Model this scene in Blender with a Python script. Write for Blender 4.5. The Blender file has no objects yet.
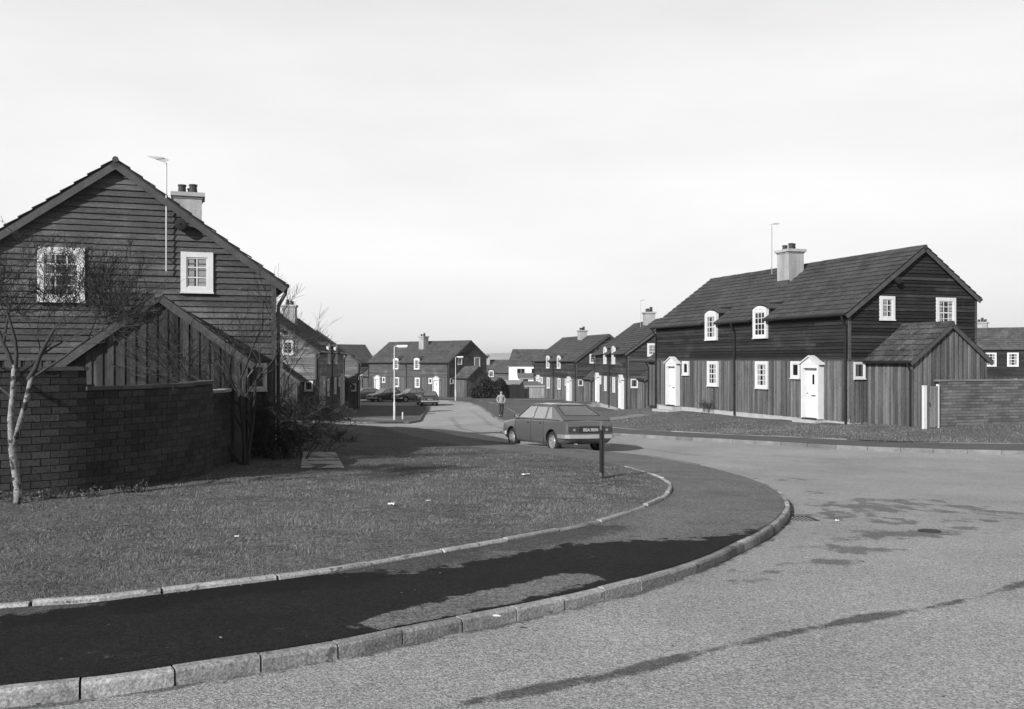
import bpy, math, random
import numpy as np
from mathutils import Vector, Matrix, geometry
random.seed(7); RNG = np.random.default_rng(7)
SC = bpy.context.scene
COL = SC.collection
EYE = 1.7                      # eye height above the ground under the camera (world z of the level line)

# ------------------------------------------------------------------ terrain
TERR = [(0,4,1.74),(0,10,1.98),(0,20,2.36),(2,28,2.64),(0,34,2.85),(0,40,3.1),(0,48,3.4),(0,56,3.65),(-2,68,4.03),(-4,85,4.2),(-8,110,4.38),(0,150,4.6),(-30,150,4.6),(30,150,4.6),
(12,35,2.55),(8,50,2.66),(14,33,2.45),(20,34,2.35),(5,37,2.98),(15,27,2.72),(8,66,3.6),(6.5,96,4.2),(26,36,2.4),(16,42,2.5),(12,46,2.5),(16,58,2.9),
(-7,15,2.15),(-6,19,2.2),(-5.6,22,2.22),(-10,25,2.25),(-9,33,2.4),(-12,36,2.4),(-3.6,27,2.6),(-12,58,3.65),(-13,80,4.2),(-12,46,3.2),(-15,20,2.1),(44,85,3.9),(40,50,2.9),(20,15,2.15),(20,5,1.8),(-10,5,1.8),(-20,10,1.9),(0,-5,1.5),(20,-5,1.5),(-20,-5,1.5),(-40,40,3.2),(-40,90,4.3),(40,20,2.3)]
TA = np.array(TERR, float)
def _base(y):
    s = 1.6 + .038*np.asarray(y, float)
    k = .25
    return -k*np.logaddexp(-s/k, -4.5/k)
def _kern(x, y):
    w = np.where(TA[:,1] < 60, 8.0, 16.0)
    return np.exp(-((x[:,None]-TA[None,:,0])**2+(y[:,None]-TA[None,:,1])**2)/(2*w[None]**2))
_AC = np.linalg.solve(_kern(TA[:,0], TA[:,1])+.04*np.eye(len(TA)), TA[:,2]-_base(TA[:,1]))
def gz_arr(x, y):
    x = np.asarray(x, float).ravel(); y = np.asarray(y, float).ravel()
    out = np.empty(len(x))
    for i in range(0, len(x), 20000):
        sl = slice(i, i+20000)
        out[sl] = EYE-(_base(y[sl])+_kern(x[sl], y[sl])@_AC)
    return out
def gz(x, y): return float(gz_arr([x], [y])[0])

# ------------------------------------------------------------------ materials (all neutral greys: the photograph is black and white)
def gm(name, base, var=.3, ns=3, stretch=(1,1,1), fine=(60,.3), tone=0., rough=.85, bump=None, spots=None, spec=.3, metal=0., detail=4, blotch=None, coat=0, chips=None):
    m = bpy.data.materials.new(name); m.use_nodes = True
    nt = m.node_tree; N = nt.nodes; L = nt.links
    b = N['Principled BSDF']
    tc = N.new('ShaderNodeTexCoord'); mp = N.new('ShaderNodeMapping'); mp.inputs['Scale'].default_value = stretch
    L.new(tc.outputs['Object'], mp.inputs['Vector'])
    def noise(scale, det=detail, src=mp):
        n = N.new('ShaderNodeTexNoise'); n.inputs['Scale'].default_value = scale; n.inputs['Detail'].default_value = det
        n.inputs['Roughness'].default_value = .6
        L.new(src.outputs[0] if src is mp else src, n.inputs['Vector']); return n.outputs[0]
    def mth(op, a, c, cl=False):
        x = N.new('ShaderNodeMath'); x.operation = op; x.use_clamp = cl
        for i, v in enumerate((a, c)):
            if isinstance(v, (int, float)): x.inputs[i].default_value = v
            else: L.new(v, x.inputs[i])
        return x.outputs[0]
    def vary(val, fac, amt):                       # val * (1 + 2*amt*(fac-.5))
        return mth('MULTIPLY', val, mth('ADD', mth('MULTIPLY', fac, 2*amt), 1-amt))
    v = vary(base, noise(ns), var*1.6)
    if fine: v = vary(v, noise(fine[0], 2), fine[1]*1.6)
    if chips:                                      # crushed stone: one random value per stone
        for sc_, am in chips:
            vo = N.new('ShaderNodeTexVoronoi'); vo.inputs['Scale'].default_value = sc_; L.new(tc.outputs['Object'], vo.inputs['Vector'])
            sp = N.new('ShaderNodeSeparateColor'); L.new(vo.outputs['Color'], sp.inputs[0]); v = vary(v, sp.outputs[0], am)
    if tone:
        at = N.new('ShaderNodeAttribute'); at.attribute_name = 'tone'
        v = vary(v, at.outputs['Fac'], tone)
    if blotch:                                     # (scale, threshold, multiplier)
        r = mth('MULTIPLY', mth('SUBTRACT', noise(blotch[0], 5, tc.outputs['Object']), blotch[1]), 9, True)
        v = mth('MULTIPLY', v, mth('ADD', 1, mth('MULTIPLY', r, blotch[2]-1)))
    if spots:                                      # (scale, threshold, value)
        r = mth('MULTIPLY', mth('SUBTRACT', noise(spots[0], 3, tc.outputs['Object']), spots[1]), 14, True)
        v = mth('ADD', mth('MULTIPLY', v, mth('SUBTRACT', 1, r)), mth('MULTIPLY', r, spots[2]))
    v = mth('MAXIMUM', v, .003)
    cb = N.new('ShaderNodeCombineColor')
    for i in range(3): L.new(v, cb.inputs[i])
    L.new(cb.outputs[0], b.inputs['Base Color'])
    b.inputs['Roughness'].default_value = rough
    b.inputs['Metallic'].default_value = metal
    b.inputs['Specular IOR Level'].default_value = spec
    if coat:
        b.inputs['Coat Weight'].default_value = coat; b.inputs['Coat Roughness'].default_value = .08
    if bump:
        bp = N.new('ShaderNodeBump'); bp.inputs['Strength'].default_value = bump[1]; bp.inputs['Distance'].default_value = bump[2] if len(bump) > 2 else .01
        L.new(noise(bump[0], 3), bp.inputs['Height']); L.new(bp.outputs[0], b.inputs['Normal'])
    m['v'] = 1
    return m

MT = {}
def G(key, *a, **k):
    if key not in MT: MT[key] = gm(key, *a, **k)
    return MT[key]
white = G('white paint', .50, .10, 4, fine=(40,.06), rough=.5, bump=(60,.1), spots=(9,.70,.35))
concrete = G('pale concrete', .30, .25, 2.5, fine=(90,.25), rough=.9, bump=(80,.4,.006), spots=(5,.66,.16))
kerbm = G('kerb concrete', .235, .45, 4, fine=(60,.5), tone=.32, rough=.92, bump=(45,.6,.008), spots=(8,.62,.09), blotch=(2.2,.52,.6), chips=[(80,.22)])
edgem = G('edging concrete', .28, .5, 4, fine=(60,.6), tone=.22, rough=.9, bump=(55,.5,.006), spots=(8,.6,.10))
render_ = G('chimney render', .26, .4, 1.6, (1.5,1.5,.3), fine=(50,.25), rough=.95, bump=(60,.3), spots=(3,.62,.18))
blackp = G('black paint', .012, .2, 5, rough=.45)
potm = G('dark clay', .035, .3, 8, rough=.8)
steel = G('galvanised steel', .25, .2, 20, rough=.45, metal=.7)
lampw = G('lamp post paint', .42, .12, 2, rough=.5)
chrome = G('chrome', .62, .05, 5, rough=.16, metal=1)
rubber = G('tyre rubber', .015, .2, 20, rough=.8)
barkw = G('birch bark', .19, .6, 5, (1,1,2.5), fine=(30,.6), rough=.9, bump=(30,.8,.01), spots=(9,.52,.03))
barkd = G('dark bark', .028, .3, 8, rough=.95)
twigm = G('twig bark', .035, .3, 12, rough=.95)
darkglass = None
def glassmat(name, dark=.01, mixt=.0, rough=.03):
    m = bpy.data.materials.new(name); m.use_nodes = True
    nt = m.node_tree; N = nt.nodes; L = nt.links
    out = N['Material Output']; b = N['Principled BSDF']
    b.inputs['Base Color'].default_value = (dark,dark,dark,1); b.inputs['Roughness'].default_value = rough
    b.inputs['Specular IOR Level'].default_value = .5
    if mixt:
        tr = N.new('ShaderNodeBsdfTransparent'); tr.inputs[0].default_value = (.8,.8,.8,1)
        mx = N.new('ShaderNodeMixShader'); mx.inputs[0].default_value = mixt
        L.new(b.outputs[0], mx.inputs[1]); L.new(tr.outputs[0], mx.inputs[2]); L.new(mx.outputs[0], out.inputs[0])
    return m
pane_m = glassmat('window glass', .012, 0, .06)
carglass = glassmat('car glass', .02, .58, .02)
carglass.node_tree.nodes['Principled BSDF'].inputs['Specular IOR Level'].default_value = 1
carglass.node_tree.nodes['Principled BSDF'].inputs['Metallic'].default_value = .9
carglass.node_tree.nodes['Principled BSDF'].inputs['Base Color'].default_value = (.95,.95,.95,1)

# ------------------------------------------------------------------ mesh building
class MB:
    def __init__(s, T=None, flip=False):
        s.v = []; s.f = []; s.mi = []; s.t = []; s.T = T; s.flip = flip
    def add(s, vs, fs, mi=0, tone=None):
        n = len(s.v); t = random.random() if tone is None else tone
        for p in vs:
            s.v.append(s.T(*p) if s.T else tuple(p)); s.t.append(t)
        for f in fs:
            f = [n+i for i in f]
            s.f.append(f[::-1] if s.flip else f); s.mi.append(mi)
    def hexa(s, p, mi=0, tone=None):               # p: 4 bottom (ccw from above) + 4 top
        s.add(p, [(3,2,1,0),(4,5,6,7),(0,1,5,4),(1,2,6,5),(2,3,7,6),(3,0,4,7)], mi, tone)
    def box(s, x0, x1, y0, y1, z0, z1, mi=0, tone=None):
        s.hexa([(x0,y0,z0),(x1,y0,z0),(x1,y1,z0),(x0,y1,z0),(x0,y0,z1),(x1,y0,z1),(x1,y1,z1),(x0,y1,z1)], mi, tone)
    def prism(s, pts, d, mi=0, tone=None):         # polygon pts (3D) extruded by vector d
        n = len(pts); q = [tuple(a+b for a, b in zip(p, d)) for p in pts]
        fs = [tuple(range(n-1,-1,-1)), tuple(range(n, 2*n))]+[(i,(i+1)%n,n+(i+1)%n,n+i) for i in range(n)]
        s.add(list(pts)+q, fs, mi, tone)
    def tube(s, path, rad, n=6, mi=0, tone=None, caps=True):
        vs = []; path = [Vector(p) for p in path]
        m = len(path)
        if isinstance(rad, (int, float)): rad = [rad]*m
        ref = None
        for i, p in enumerate(path):
            d = (path[min(i+1,m-1)]-path[max(i-1,0)])
            if d.length < 1e-9: d = Vector((0,0,1))
            d.normalize()
            if ref is None: ref = Vector((1,0,0)) if abs(d.x) < .9 else Vector((0,1,0))
            a = (ref-d*ref.dot(d)).normalized(); b = d.cross(a); ref = a
            for k in range(n):
                an = 2*math.pi*k/n
                vs.append(tuple(p+(a*math.cos(an)+b*math.sin(an))*rad[i]))
        fs = [(i*n+k, i*n+(k+1)%n, (i+1)*n+(k+1)%n, (i+1)*n+k) for i in range(m-1) for k in range(n)]
        if caps: fs += [tuple(range(n-1,-1,-1)), tuple((m-1)*n+k for k in range(n))]
        s.add(vs, fs, mi, tone)
    def lathe(s, c, axis, prof, n=20, mi=0, tone=.5):   # prof: (along, radius)
        c = Vector(c); ax = Vector(axis).normalized()
        a = ax.orthogonal().normalized(); b = ax.cross(a); vs = []
        for (h, r) in prof:
            for k in range(n):
                an = 2*math.pi*k/n; vs.append(tuple(c+ax*h+(a*math.cos(an)+b*math.sin(an))*r))
        fs = [(i*n+k, i*n+(k+1)%n, (i+1)*n+(k+1)%n, (i+1)*n+k) for i in range(len(prof)-1) for k in range(n)]
        s.add(vs, fs, mi, tone)
    def build(s, name, mats, parent=None, smooth=False, kind=None, fix=False):
        me = bpy.data.meshes.new(name)
        me.from_pydata(s.v, [], s.f)
        if not isinstance(mats, (list, tuple)): mats = [mats]
        for m in mats: me.materials.append(m)
        me.polygons.foreach_set('material_index', s.mi)
        if smooth: me.polygons.foreach_set('use_smooth', [True]*len(s.f))
        a = me.attributes.new('tone', 'FLOAT', 'POINT'); a.data.foreach_set('value', s.t)
        me.update()
        o = bpy.data.objects.new(name, me); COL.objects.link(o)
        if parent: o.parent = parent
        if kind: o['kind'] = kind
        return o
def tag(o, label=None, cat=None, group=None, kind=None):
    if label: o['label'] = label
    if cat: o['category'] = cat
    if group: o['group'] = group
    if kind: o['kind'] = kind
    return o
def empty(name, loc, rz=0, label=None, cat=None, group=None):
    o = bpy.data.objects.new(name, None); COL.objects.link(o); o.empty_display_size = .3
    o.location = loc; o.rotation_euler = (0,0,rz)
    return tag(o, label, cat, group)
def mesh_np(name, V, F, mats, tone=None, extra=None, kind=None, smooth=False, parent=None):
    me = bpy.data.meshes.new(name); V = np.asarray(V, np.float32); F = np.asarray(F, np.int32)
    k = F.shape[1]
    me.vertices.add(len(V)); me.vertices.foreach_set('co', V.ravel())
    me.loops.add(F.size); me.loops.foreach_set('vertex_index', F.ravel())
    me.polygons.add(len(F)); me.polygons.foreach_set('loop_start', np.arange(0, F.size, k, dtype=np.int32))
    if smooth: me.polygons.foreach_set('use_smooth', np.ones(len(F), bool))
    me.update(calc_edges=True)
    for m in (mats if isinstance(mats, (list, tuple)) else [mats]): me.materials.append(m)
    for nm, arr in [('tone', tone)]+list((extra or {}).items()):
        if arr is not None:
            a = me.attributes.new(nm, 'FLOAT', 'POINT'); a.data.foreach_set('value', np.asarray(arr, np.float32))
    o = bpy.data.objects.new(name, me); COL.objects.link(o)
    if kind: o['kind'] = kind
    if parent: o.parent = parent
    return o
# ------------------------------------------------------------------ plan curves (metres; camera stands at 0,0 looking along +y)
K1 = [(-30,-6),(-14,-.2),(-7,2.95),(-3.6,4.4),(-2.62,4.82),(-2.16,5.0),(-1.75,5.25),(-1.35,5.5),(-0.98,5.77),(-0.58,6.14),(0.15,6.74),(0.68,7.26),(1.26,7.91),(1.8,8.64),(2.32,9.54),(2.82,10.43),(3.31,11.52),(3.78,12.77),(4.15,14.13),(4.43,15.64),(4.6,17.82),(4.4,21.03),(3.72,23.92),(2.72,25.8),(1.38,27.5),(-0.38,30.2),(-2.06,33.95),(-3.61,39.03),(-4.9,44.5),(-6.3,48.2),(-9.18,49.7),(-14,50),(-30,50),(-70,50)]
E1 = [(-30.9,-4.1),(-14.9,1.8),(-7.9,4.85),(-4.6,6.3),(-3.66,6.72),(-3.11,6.87),(-2.78,7.11),(-2.37,7.4),(-1.56,8.01),(-0.68,9.02),(0.22,10.04),(1.04,11.16),(1.7,12.48),(2.26,13.88),(2.65,15.47),(2.80,16.82),(2.75,18.36),(2.5,20.11),(2.01,21.9),(0.7,24.4),(-.9,26.6),(-2.2,29.2),(-3.8,33.2),(-5.4,38.4),(-6.6,43.7),(-7.6,46.7),(-9.6,47.8),(-14,48.1),(-30,48.1),(-70,48.1)]
ISL = [(-70,53.8),(-25,53.9),(-10.31,53.9),(-8.76,54.3),(-6.87,55.0),(-5.95,56.13),(-5.74,58.61),(-6.57,70.17),(-7.37,82.42),(-8.0,84.4),(-9.6,85.6),(-14,86.4),(-25,87.2),(-70,88)]
K3 = [(70,17.5),(40,21.6),(22,25.2),(14.56,26.73),(12.47,27.2),(10.36,28.0),(8.38,29.6),(6.39,32.1),(4.77,35.2),(2.83,39.7),(1.29,44.2),(-0.43,54.58),(-1.45,67),(-2.41,79.74),(-3.19,85.74),(-3.9,90),(-5.2,95),(-8.4,99),(-14,102),(-26,104.5),(-70,107)]
E3 = [(70,19.5),(40.4,23.5),(22.4,27.1),(15.35,28.45),(12.9,29.0),(11.2,29.7),(9.5,31.2),(7.9,33.3),(6.5,36.0),(4.65,40.4),(3.2,44.8),(1.5,54.9),(.5,67.1),(-.45,80),(-1.2,86),(-1.9,90.5),(-3.4,96.1),(-7.2,100.7),(-13.4,104),(-25.7,106.4),(-70,109)]
def smooth_curve(P, step=.12):
    P = [Vector((a, b)) for a, b in P]; out = []
    for i in range(len(P)-1):
        p0, p1, p2, p3 = P[max(i-1,0)], P[i], P[i+1], P[min(i+2,len(P)-1)]
        n = max(1, int((p2-p1).length/step))
        d1 = (p2-p0)*.5; d2 = (p3-p1)*.5; L = (p2-p1).length   # limit overshoot
        if d1.length > L: d1 = d1.normalized()*L
        if d2.length > L: d2 = d2.normalized()*L
        for k in range(n):
            t = k/n; a = 2*t**3-3*t**2+1; b = t**3-2*t**2+t; c = -2*t**3+3*t**2; d = t**3-t**2
            out.append(p1*a+d1*b+p2*c+d2*d)
    out.append(P[-1]); return np.array([(p.x, p.y) for p in out])
def resample(C, n=None, step=None):
    d = np.r_[0, np.cumsum(np.linalg.norm(np.diff(C, axis=0), axis=1))]
    if n is None: n = max(2, int(d[-1]/step))
    s = np.linspace(0, d[-1], n)
    return np.c_[np.interp(s, d, C[:,0]), np.interp(s, d, C[:,1])], s
def offset(C, w):                                # to the left of travel
    t = np.gradient(C, axis=0); t /= np.linalg.norm(t, axis=1)[:,None]
    return C+np.c_[-t[:,1], t[:,0]]*w
cK1, cE1, cI, cK3, cE3 = [smooth_curve(c) for c in (K1, E1, ISL, K3, E3)]

# -- stain helpers
def seg_dist(x, y, pts):
    d = np.full(len(x), 1e9)
    for (a, b), (c, e) in zip(pts[:-1], pts[1:]):
        vx, vy = c-a, e-b; L = vx*vx+vy*vy
        t = np.clip(((x-a)*vx+(y-b)*vy)/L, 0, 1)
        d = np.minimum(d, np.hypot(x-a-t*vx, y-b-t*vy))
    return d

def road_material():
    m = gm('road chippings', .265, .24, .45, fine=(60,.35), rough=.92, bump=(70,.9,.012), spec=.15, detail=5, spots=(13,.715,.05), chips=[(95,.46),(38,.1)])
    return m
def add_mask(m, attr, nscale, width, target, soft=10, stretch=(1,1,1), rough=None, mul=True):
    """where attribute + noise passes a threshold, multiply the colour by target"""
    nt = m.node_tree; N = nt.nodes; L = nt.links; b = N['Principled BSDF']
    src = b.inputs['Base Color'].links[0].from_socket
    at = N.new('ShaderNodeAttribute'); at.attribute_name = attr
    tc = N.new('ShaderNodeTexCoord'); mp = N.new('ShaderNodeMapping'); mp.inputs['Scale'].default_value = stretch
    L.new(tc.outputs['Object'], mp.inputs[0])
    n = N.new('ShaderNodeTexNoise'); n.inputs['Scale'].default_value = nscale; n.inputs['Detail'].default_value = 7; n.inputs['Roughness'].default_value = .65
    L.new(mp.outputs[0], n.inputs[0])
    def mth(op, a, c, cl=False):
        x = N.new('ShaderNodeMath'); x.operation = op; x.use_clamp = cl
        for i, v in enumerate((a, c)):
            if isinstance(v, (int, float)): x.inputs[i].default_value = v
            else: L.new(v, x.inputs[i])
        return x.outputs[0]
    k = mth('MULTIPLY', mth('ADD', mth('SUBTRACT', at.outputs['Fac'], 1), mth('MULTIPLY', mth('SUBTRACT', n.outputs[0], .5), width)), soft)
    k = mth('ADD', k, .5, True)                  # 0..1 stain
    f = mth('ADD', 1, mth('MULTIPLY', k, target-1))
    vm = N.new('ShaderNodeVectorMath'); vm.operation = 'SCALE'
    L.new(src, vm.inputs[0]); L.new(f, vm.inputs['Scale']); L.new(vm.outputs[0], b.inputs['Base Color'])
    if rough is not None:
        r0 = b.inputs['Roughness'].default_value
        L.new(mth('ADD', r0, mth('MULTIPLY', k, rough-r0)), b.inputs['Roughness'])

# -- road sheet (structured grid, fine near the camera)
xs = np.unique(np.r_[np.arange(-70,-14,3.), np.arange(-14,-4,.7), np.arange(-4,8,.1), np.arange(8,20,.5), np.arange(20,71,3.)])
ys = np.unique(np.r_[np.arange(-14,3,1.), np.arange(3,16,.1), np.arange(16,30,.35), np.arange(30,60,.6), np.arange(60,113,1.5)])
def grid_sheet(name, xs, ys, dz, mat, kind='structure', attrs=None, under=None):
    X, Y = np.meshgrid(xs, ys); nx, ny = len(xs), len(ys)
    Z = gz_arr(X, Y)+dz
    V = np.c_[X.ravel(), Y.ravel(), Z]
    i = np.arange(nx*ny).reshape(ny, nx)
    F = np.c_[i[:-1,:-1].ravel(), i[:-1,1:].ravel(), i[1:,1:].ravel(), i[1:,:-1].ravel()]
    ex = {k: f(X.ravel(), Y.ravel()) for k, f in (attrs or {}).items()}
    return mesh_np(name, V, F, mat, extra=ex, kind=kind, smooth=True)
TAR = [(-1.6,4.2),(-.6,4.62),(-0.17,4.92),(0.29,5.18),(0.6,5.36),(1.18,5.82),(1.81,6.25),(2.51,6.69),(3.12,7.0),(3.84,7.51),(4.32,7.93),(6.5,9.3)]
def tar_f(x, y):
    w = .055+.02*np.sin(x*3.1)+.02*np.sin(x*7.7+1)
    w = np.where(x > 2.9, w*.75, w)
    return 1+(w-seg_dist(x, y, TAR))*9
def track_f(x, y):
    d1 = seg_dist(x, y, [(-4.62,76.86),(-4.3,66),(-3.33,55.9),(-2.5,47.4),(-.32,33.7)])
    d2 = seg_dist(x, y, [(-3.18,76.6),(-1.91,63.4),(-1.18,51.7),(-.36,45.6),(.9,38)])
    d3 = seg_dist(x, y, [(20,21),(10,23.2),(5,26.2),(3.6,30)])
    return 1+(.12-np.minimum(np.minimum(d1, d2), d3*1.2))*2.2
def damp_f(x, y):
    c = [(5.2,14.0,1.3),(4.6,12.6,1.1),(6.6,13.2,.9),(4.4,10.9,.9),(3.4,9.9,.8),(5.98,14.87,.9),(5.37,14.31,.7),(5.12,13.32,.85),(4.78,12.02,.8),(4.95,11.11,.7),(6.4,13.94,.6),(5.89,12.35,.6),(5.68,11.3,.55),(3.9,10.53,.6),(3.66,9.7,.6),(3.0,8.96,.45),(2.72,8.85,.4),(2.38,8.5,.36),(2.05,8.06,.3),(6.49,12.4,.4),(5.55,19.0,.7),(5.25,16.3,.6)]
    v = np.full(len(x), 0.)
    for a, b, r in c: v = np.maximum(v, 1.22-.75*np.hypot((x-a)/1.35, (y-b)/.8)/r)
    # dark wet strip in the gutter at the foot of the kerb
    return v
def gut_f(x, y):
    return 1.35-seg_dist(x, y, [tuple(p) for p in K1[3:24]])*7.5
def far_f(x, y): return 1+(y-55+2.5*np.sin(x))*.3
roadm = road_material()
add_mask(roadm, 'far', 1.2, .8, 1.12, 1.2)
add_mask(roadm, 'tar', 9, 1.1, .34, 2.6)
add_mask(roadm, 'track', 3, .9, .72, 2)
add_mask(roadm, 'damp', 3.0, 3.2, .5, 3.5, (1,.6,1))
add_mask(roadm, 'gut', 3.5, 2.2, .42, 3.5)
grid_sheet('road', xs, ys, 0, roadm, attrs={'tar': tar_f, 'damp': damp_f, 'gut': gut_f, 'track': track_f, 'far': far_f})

# -- footways (lofted strips)
def strip(name, A, B, dz, mat, m=18, n=700, attrs=None):
    A, sa = resample(A, n); B, _ = resample(B, n)
    t = np.linspace(0, 1, m)[None,:,None]
    Q = A[:,None,:]*(1-t)+B[:,None,:]*t
    V = Q.reshape(-1, 2); Z = gz_arr(V[:,0], V[:,1])+dz
    i = np.arange(n*m).reshape(n, m)
    F = np.c_[i[:-1,:-1].ravel(), i[1:,:-1].ravel(), i[1:,1:].ravel(), i[:-1,1:].ravel()]
    vv = np.tile(np.linspace(0, 1, m), n)
    ex = {k: f(V[:,0], V[:,1], vv) for k, f in (attrs or {}).items()}
    return mesh_np(name, np.c_[V, Z], F, mat, extra=ex, kind='structure', smooth=True)
footm = gm('footway tarmac', .125, .30, 1.3, fine=(85,.4), rough=.9, bump=(75,.8,.008), spots=(21,.735,.2), spec=.12, detail=5, chips=[(95,.65),(40,.25)])
def cut(C, y1): 
    k = np.argmax(C[:,1] > y1); return C[:k]
def arc_pos(x, y):
    return y
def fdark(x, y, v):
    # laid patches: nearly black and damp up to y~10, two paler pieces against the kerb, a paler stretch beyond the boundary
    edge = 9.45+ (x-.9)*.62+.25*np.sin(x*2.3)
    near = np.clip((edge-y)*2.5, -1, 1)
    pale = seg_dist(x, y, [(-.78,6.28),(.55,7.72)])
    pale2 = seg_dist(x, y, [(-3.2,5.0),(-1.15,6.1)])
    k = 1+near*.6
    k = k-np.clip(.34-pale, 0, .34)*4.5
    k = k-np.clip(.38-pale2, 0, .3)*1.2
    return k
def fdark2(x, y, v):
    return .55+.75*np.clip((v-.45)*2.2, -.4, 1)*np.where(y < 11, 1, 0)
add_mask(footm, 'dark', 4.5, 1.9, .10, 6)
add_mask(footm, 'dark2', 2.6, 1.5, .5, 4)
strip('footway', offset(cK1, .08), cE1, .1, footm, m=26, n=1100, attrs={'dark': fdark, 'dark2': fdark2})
footm2 = gm('far footway tarmac', .075, .22, 1.1, fine=(45,.35), rough=.85, bump=(45,.5,.01))
strip('footway', offset(cK3, -.08), cE3, .1, footm2, m=6, n=500)

# -- kerbs: separate stones along each curve
def kerb(name, C, side, length, w, ztop, zbot, mat, near, gap=.006, worn=.004, joint_drop=0):
    mb = MB(); P, s = resample(C, step=.04)
    L = s[-1]; a = 0
    def at(q): return np.array([np.interp(q, s, P[:,0]), np.interp(q, s, P[:,1])])
    while a < L-.05:
        mid = at(a+length/2)
        ln = length*(1 if mid[1] < near else 3)
        b = min(a+ln, L); n = 3 if mid[1] < near else 2
        qs = np.linspace(a+gap, b-gap, n); tone = random.random()
        pts = [at(q) for q in qs]; dz = random.uniform(-.5, .5)*worn*2; dx = random.uniform(-1, 1)*worn
        sec = []
        for j, p in enumerate(pts):
            t = (at(min(qs[j]+.05, L))-at(max(qs[j]-.05, 0))); t /= np.linalg.norm(t)+1e-9
            nrm = np.array([-t[1], t[0]])*side
            z0 = gz(p[0], p[1])
            r = .018
            prof = [(dx, zbot), (dx+.004, ztop-r), (dx+r, ztop), (w-.01, ztop), (w, ztop-.01), (w, zbot)]
            sec.append([(p[0]+nrm[0]*o, p[1]+nrm[1]*o, z0+h+(dz if h > 0 else 0)) for o, h in prof])
        k = len(sec[0]); vs = [q for ss in sec for q in ss]
        fs = [(i*k+q, i*k+q+1, (i+1)*k+q+1, (i+1)*k+q) for i in range(n-1) for q in range(k-1)]
        fs += [tuple(range(k-1,-1,-1)), tuple((n-1)*k+q for q in range(k))]
        if side > 0: fs = [f[::-1] for f in fs]
        mb.add(vs, fs, 0, tone); a = b
    return mb.build(name, mat, kind='structure')
def crop(C, y0, y1, x0=-16, x1=40): 
    m = (C[:,1] >= y0) & (C[:,1] <= y1) & (C[:,0] > x0) & (C[:,0] < x1); return C[m]
iN = int(np.argmax(cK1[:,1] > 21.5))
kerb('kerb', cK1[:iN][cK1[:iN,0] > -16], 1, .48, .118, .092, -.08, kerbm, 26)
kerb('kerb', crop(cK1[iN:], -1, 51), 1, .9, .12, .112, -.08, G('dirty kerb concrete', .10, .4, 1.5, fine=(40,.5), tone=.3, rough=.9), 20)
kerbf = G('weathered kerb concrete', .14, .35, 2, fine=(40,.4), tone=.3, rough=.9)
kerb('kerb', crop(cI, 50, 90, -30), 1, .9, .13, .12, -.08, kerbf, 10)
kerb('kerb', crop(cK3, 15, 105, -30, 45), -1, .9, .13, .12, -.08, kerbf, 36)
kerb('edging', cE1[:int(np.argmax(cE1[:,1] > 20.3))][cE1[:int(np.argmax(cE1[:,1] > 20.3)),1] > 0], 1, .92, .08, .132, 0, edgem, 26, gap=.012, worn=.012)
kerb('edging', crop(cE3, 15, 96, -10, 45), -1, .9, .055, .125, 0, G('mossy edging', .13, .5, 1.2, fine=(40,.4), tone=.4, rough=.9), 20, worn=.015)

# -- grass areas
grassm = gm('winter grass', .078, .45, .9, fine=(30,.75), rough=.95, bump=(30,1.,.03), detail=6, chips=[(33,.55)], spots=(7,.70,.10), blotch=(.35,.56,.72))
def region(name, C, extra, step, mat, dz=.12, rough=.02, fine=None):
    poly = [tuple(p) for p in C]+list(extra)
    verts = [Vector(p) for p in poly]; n = len(poly)
    P = np.array(poly); x0, y0 = P.min(0); x1, y1 = P.max(0)
    pts = []
    for (sx, xa, xb, ya, yb) in [(step, x0, x1, y0, y1)]+(fine or []):
        gx = np.arange(xa+sx/2, xb, sx); gy = np.arange(ya+sx/2, yb, sx)
        gx, gy = np.meshgrid(gx, gy); gx = gx.ravel()+RNG.uniform(-.2,.2,gx.size)*sx; gy = gy.ravel()+RNG.uniform(-.2,.2,gy.size)*sx
        ins = inside(gx, gy, P)&(seg_dist(gx, gy, poly+[poly[0]]) > .12)
        pts += list(zip(gx[ins], gy[ins]))
    verts += [Vector(p) for p in pts]
    r = geometry.delaunay_2d_cdt(verts, [], [list(range(n))], 1, 1e-4)
    V = np.array([(v.x, v.y) for v in r[0]]); F = np.array([tuple(f) for f in r[2] if len(f) == 3])
    a, b, c = V[F[:,0]], V[F[:,1]], V[F[:,2]]
    neg = ((b[:,0]-a[:,0])*(c[:,1]-a[:,1])-(b[:,1]-a[:,1])*(c[:,0]-a[:,0])) < 0
    F[neg] = F[neg][:,::-1]
    e = np.clip(seg_dist(V[:,0], V[:,1], poly+[poly[0]])/.5, 0, 1)
    Z = gz_arr(V[:,0], V[:,1])+dz+e*(RNG.uniform(-rough, rough, len(V)))
    return mesh_np(name, np.c_[V, Z], F, mat, kind='structure', smooth=True)
def inside(x, y, P):
    c = np.zeros(len(x), bool); n = len(P); j = n-1
    for i in range(n):
        xi, yi = P[i]; xj, yj = P[j]
        if yi != yj: c ^= ((yi > y) != (yj > y)) & (x < (xj-xi)*(y-yi)/(yj-yi)+xi)
        j = i
    return c
def thin(C, far=1.5):
    out = [C[0]]
    for p in C[1:]:
        d = .18 if p[1] < 30 and abs(p[0]) < 12 else far
        if np.hypot(*(p-out[-1])) > d: out.append(p)
    return np.array(out)
g1 = thin(offset(cE1, .04)); g1x = [(-70,-14),(-31,-14)]
region('grass_lawn', g1, g1x, 2., grassm, fine=[(.22,-9,4,5,24)])
grassf = gm('distant winter grass', .085, .35, .5, fine=(22,.6), rough=.95, bump=(30,.8,.03), detail=7, blotch=(.3,.55,.8))
g2 = thin(offset(cI, .1)); region('grass_verge', g2, [], 2.5, grassf)
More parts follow.
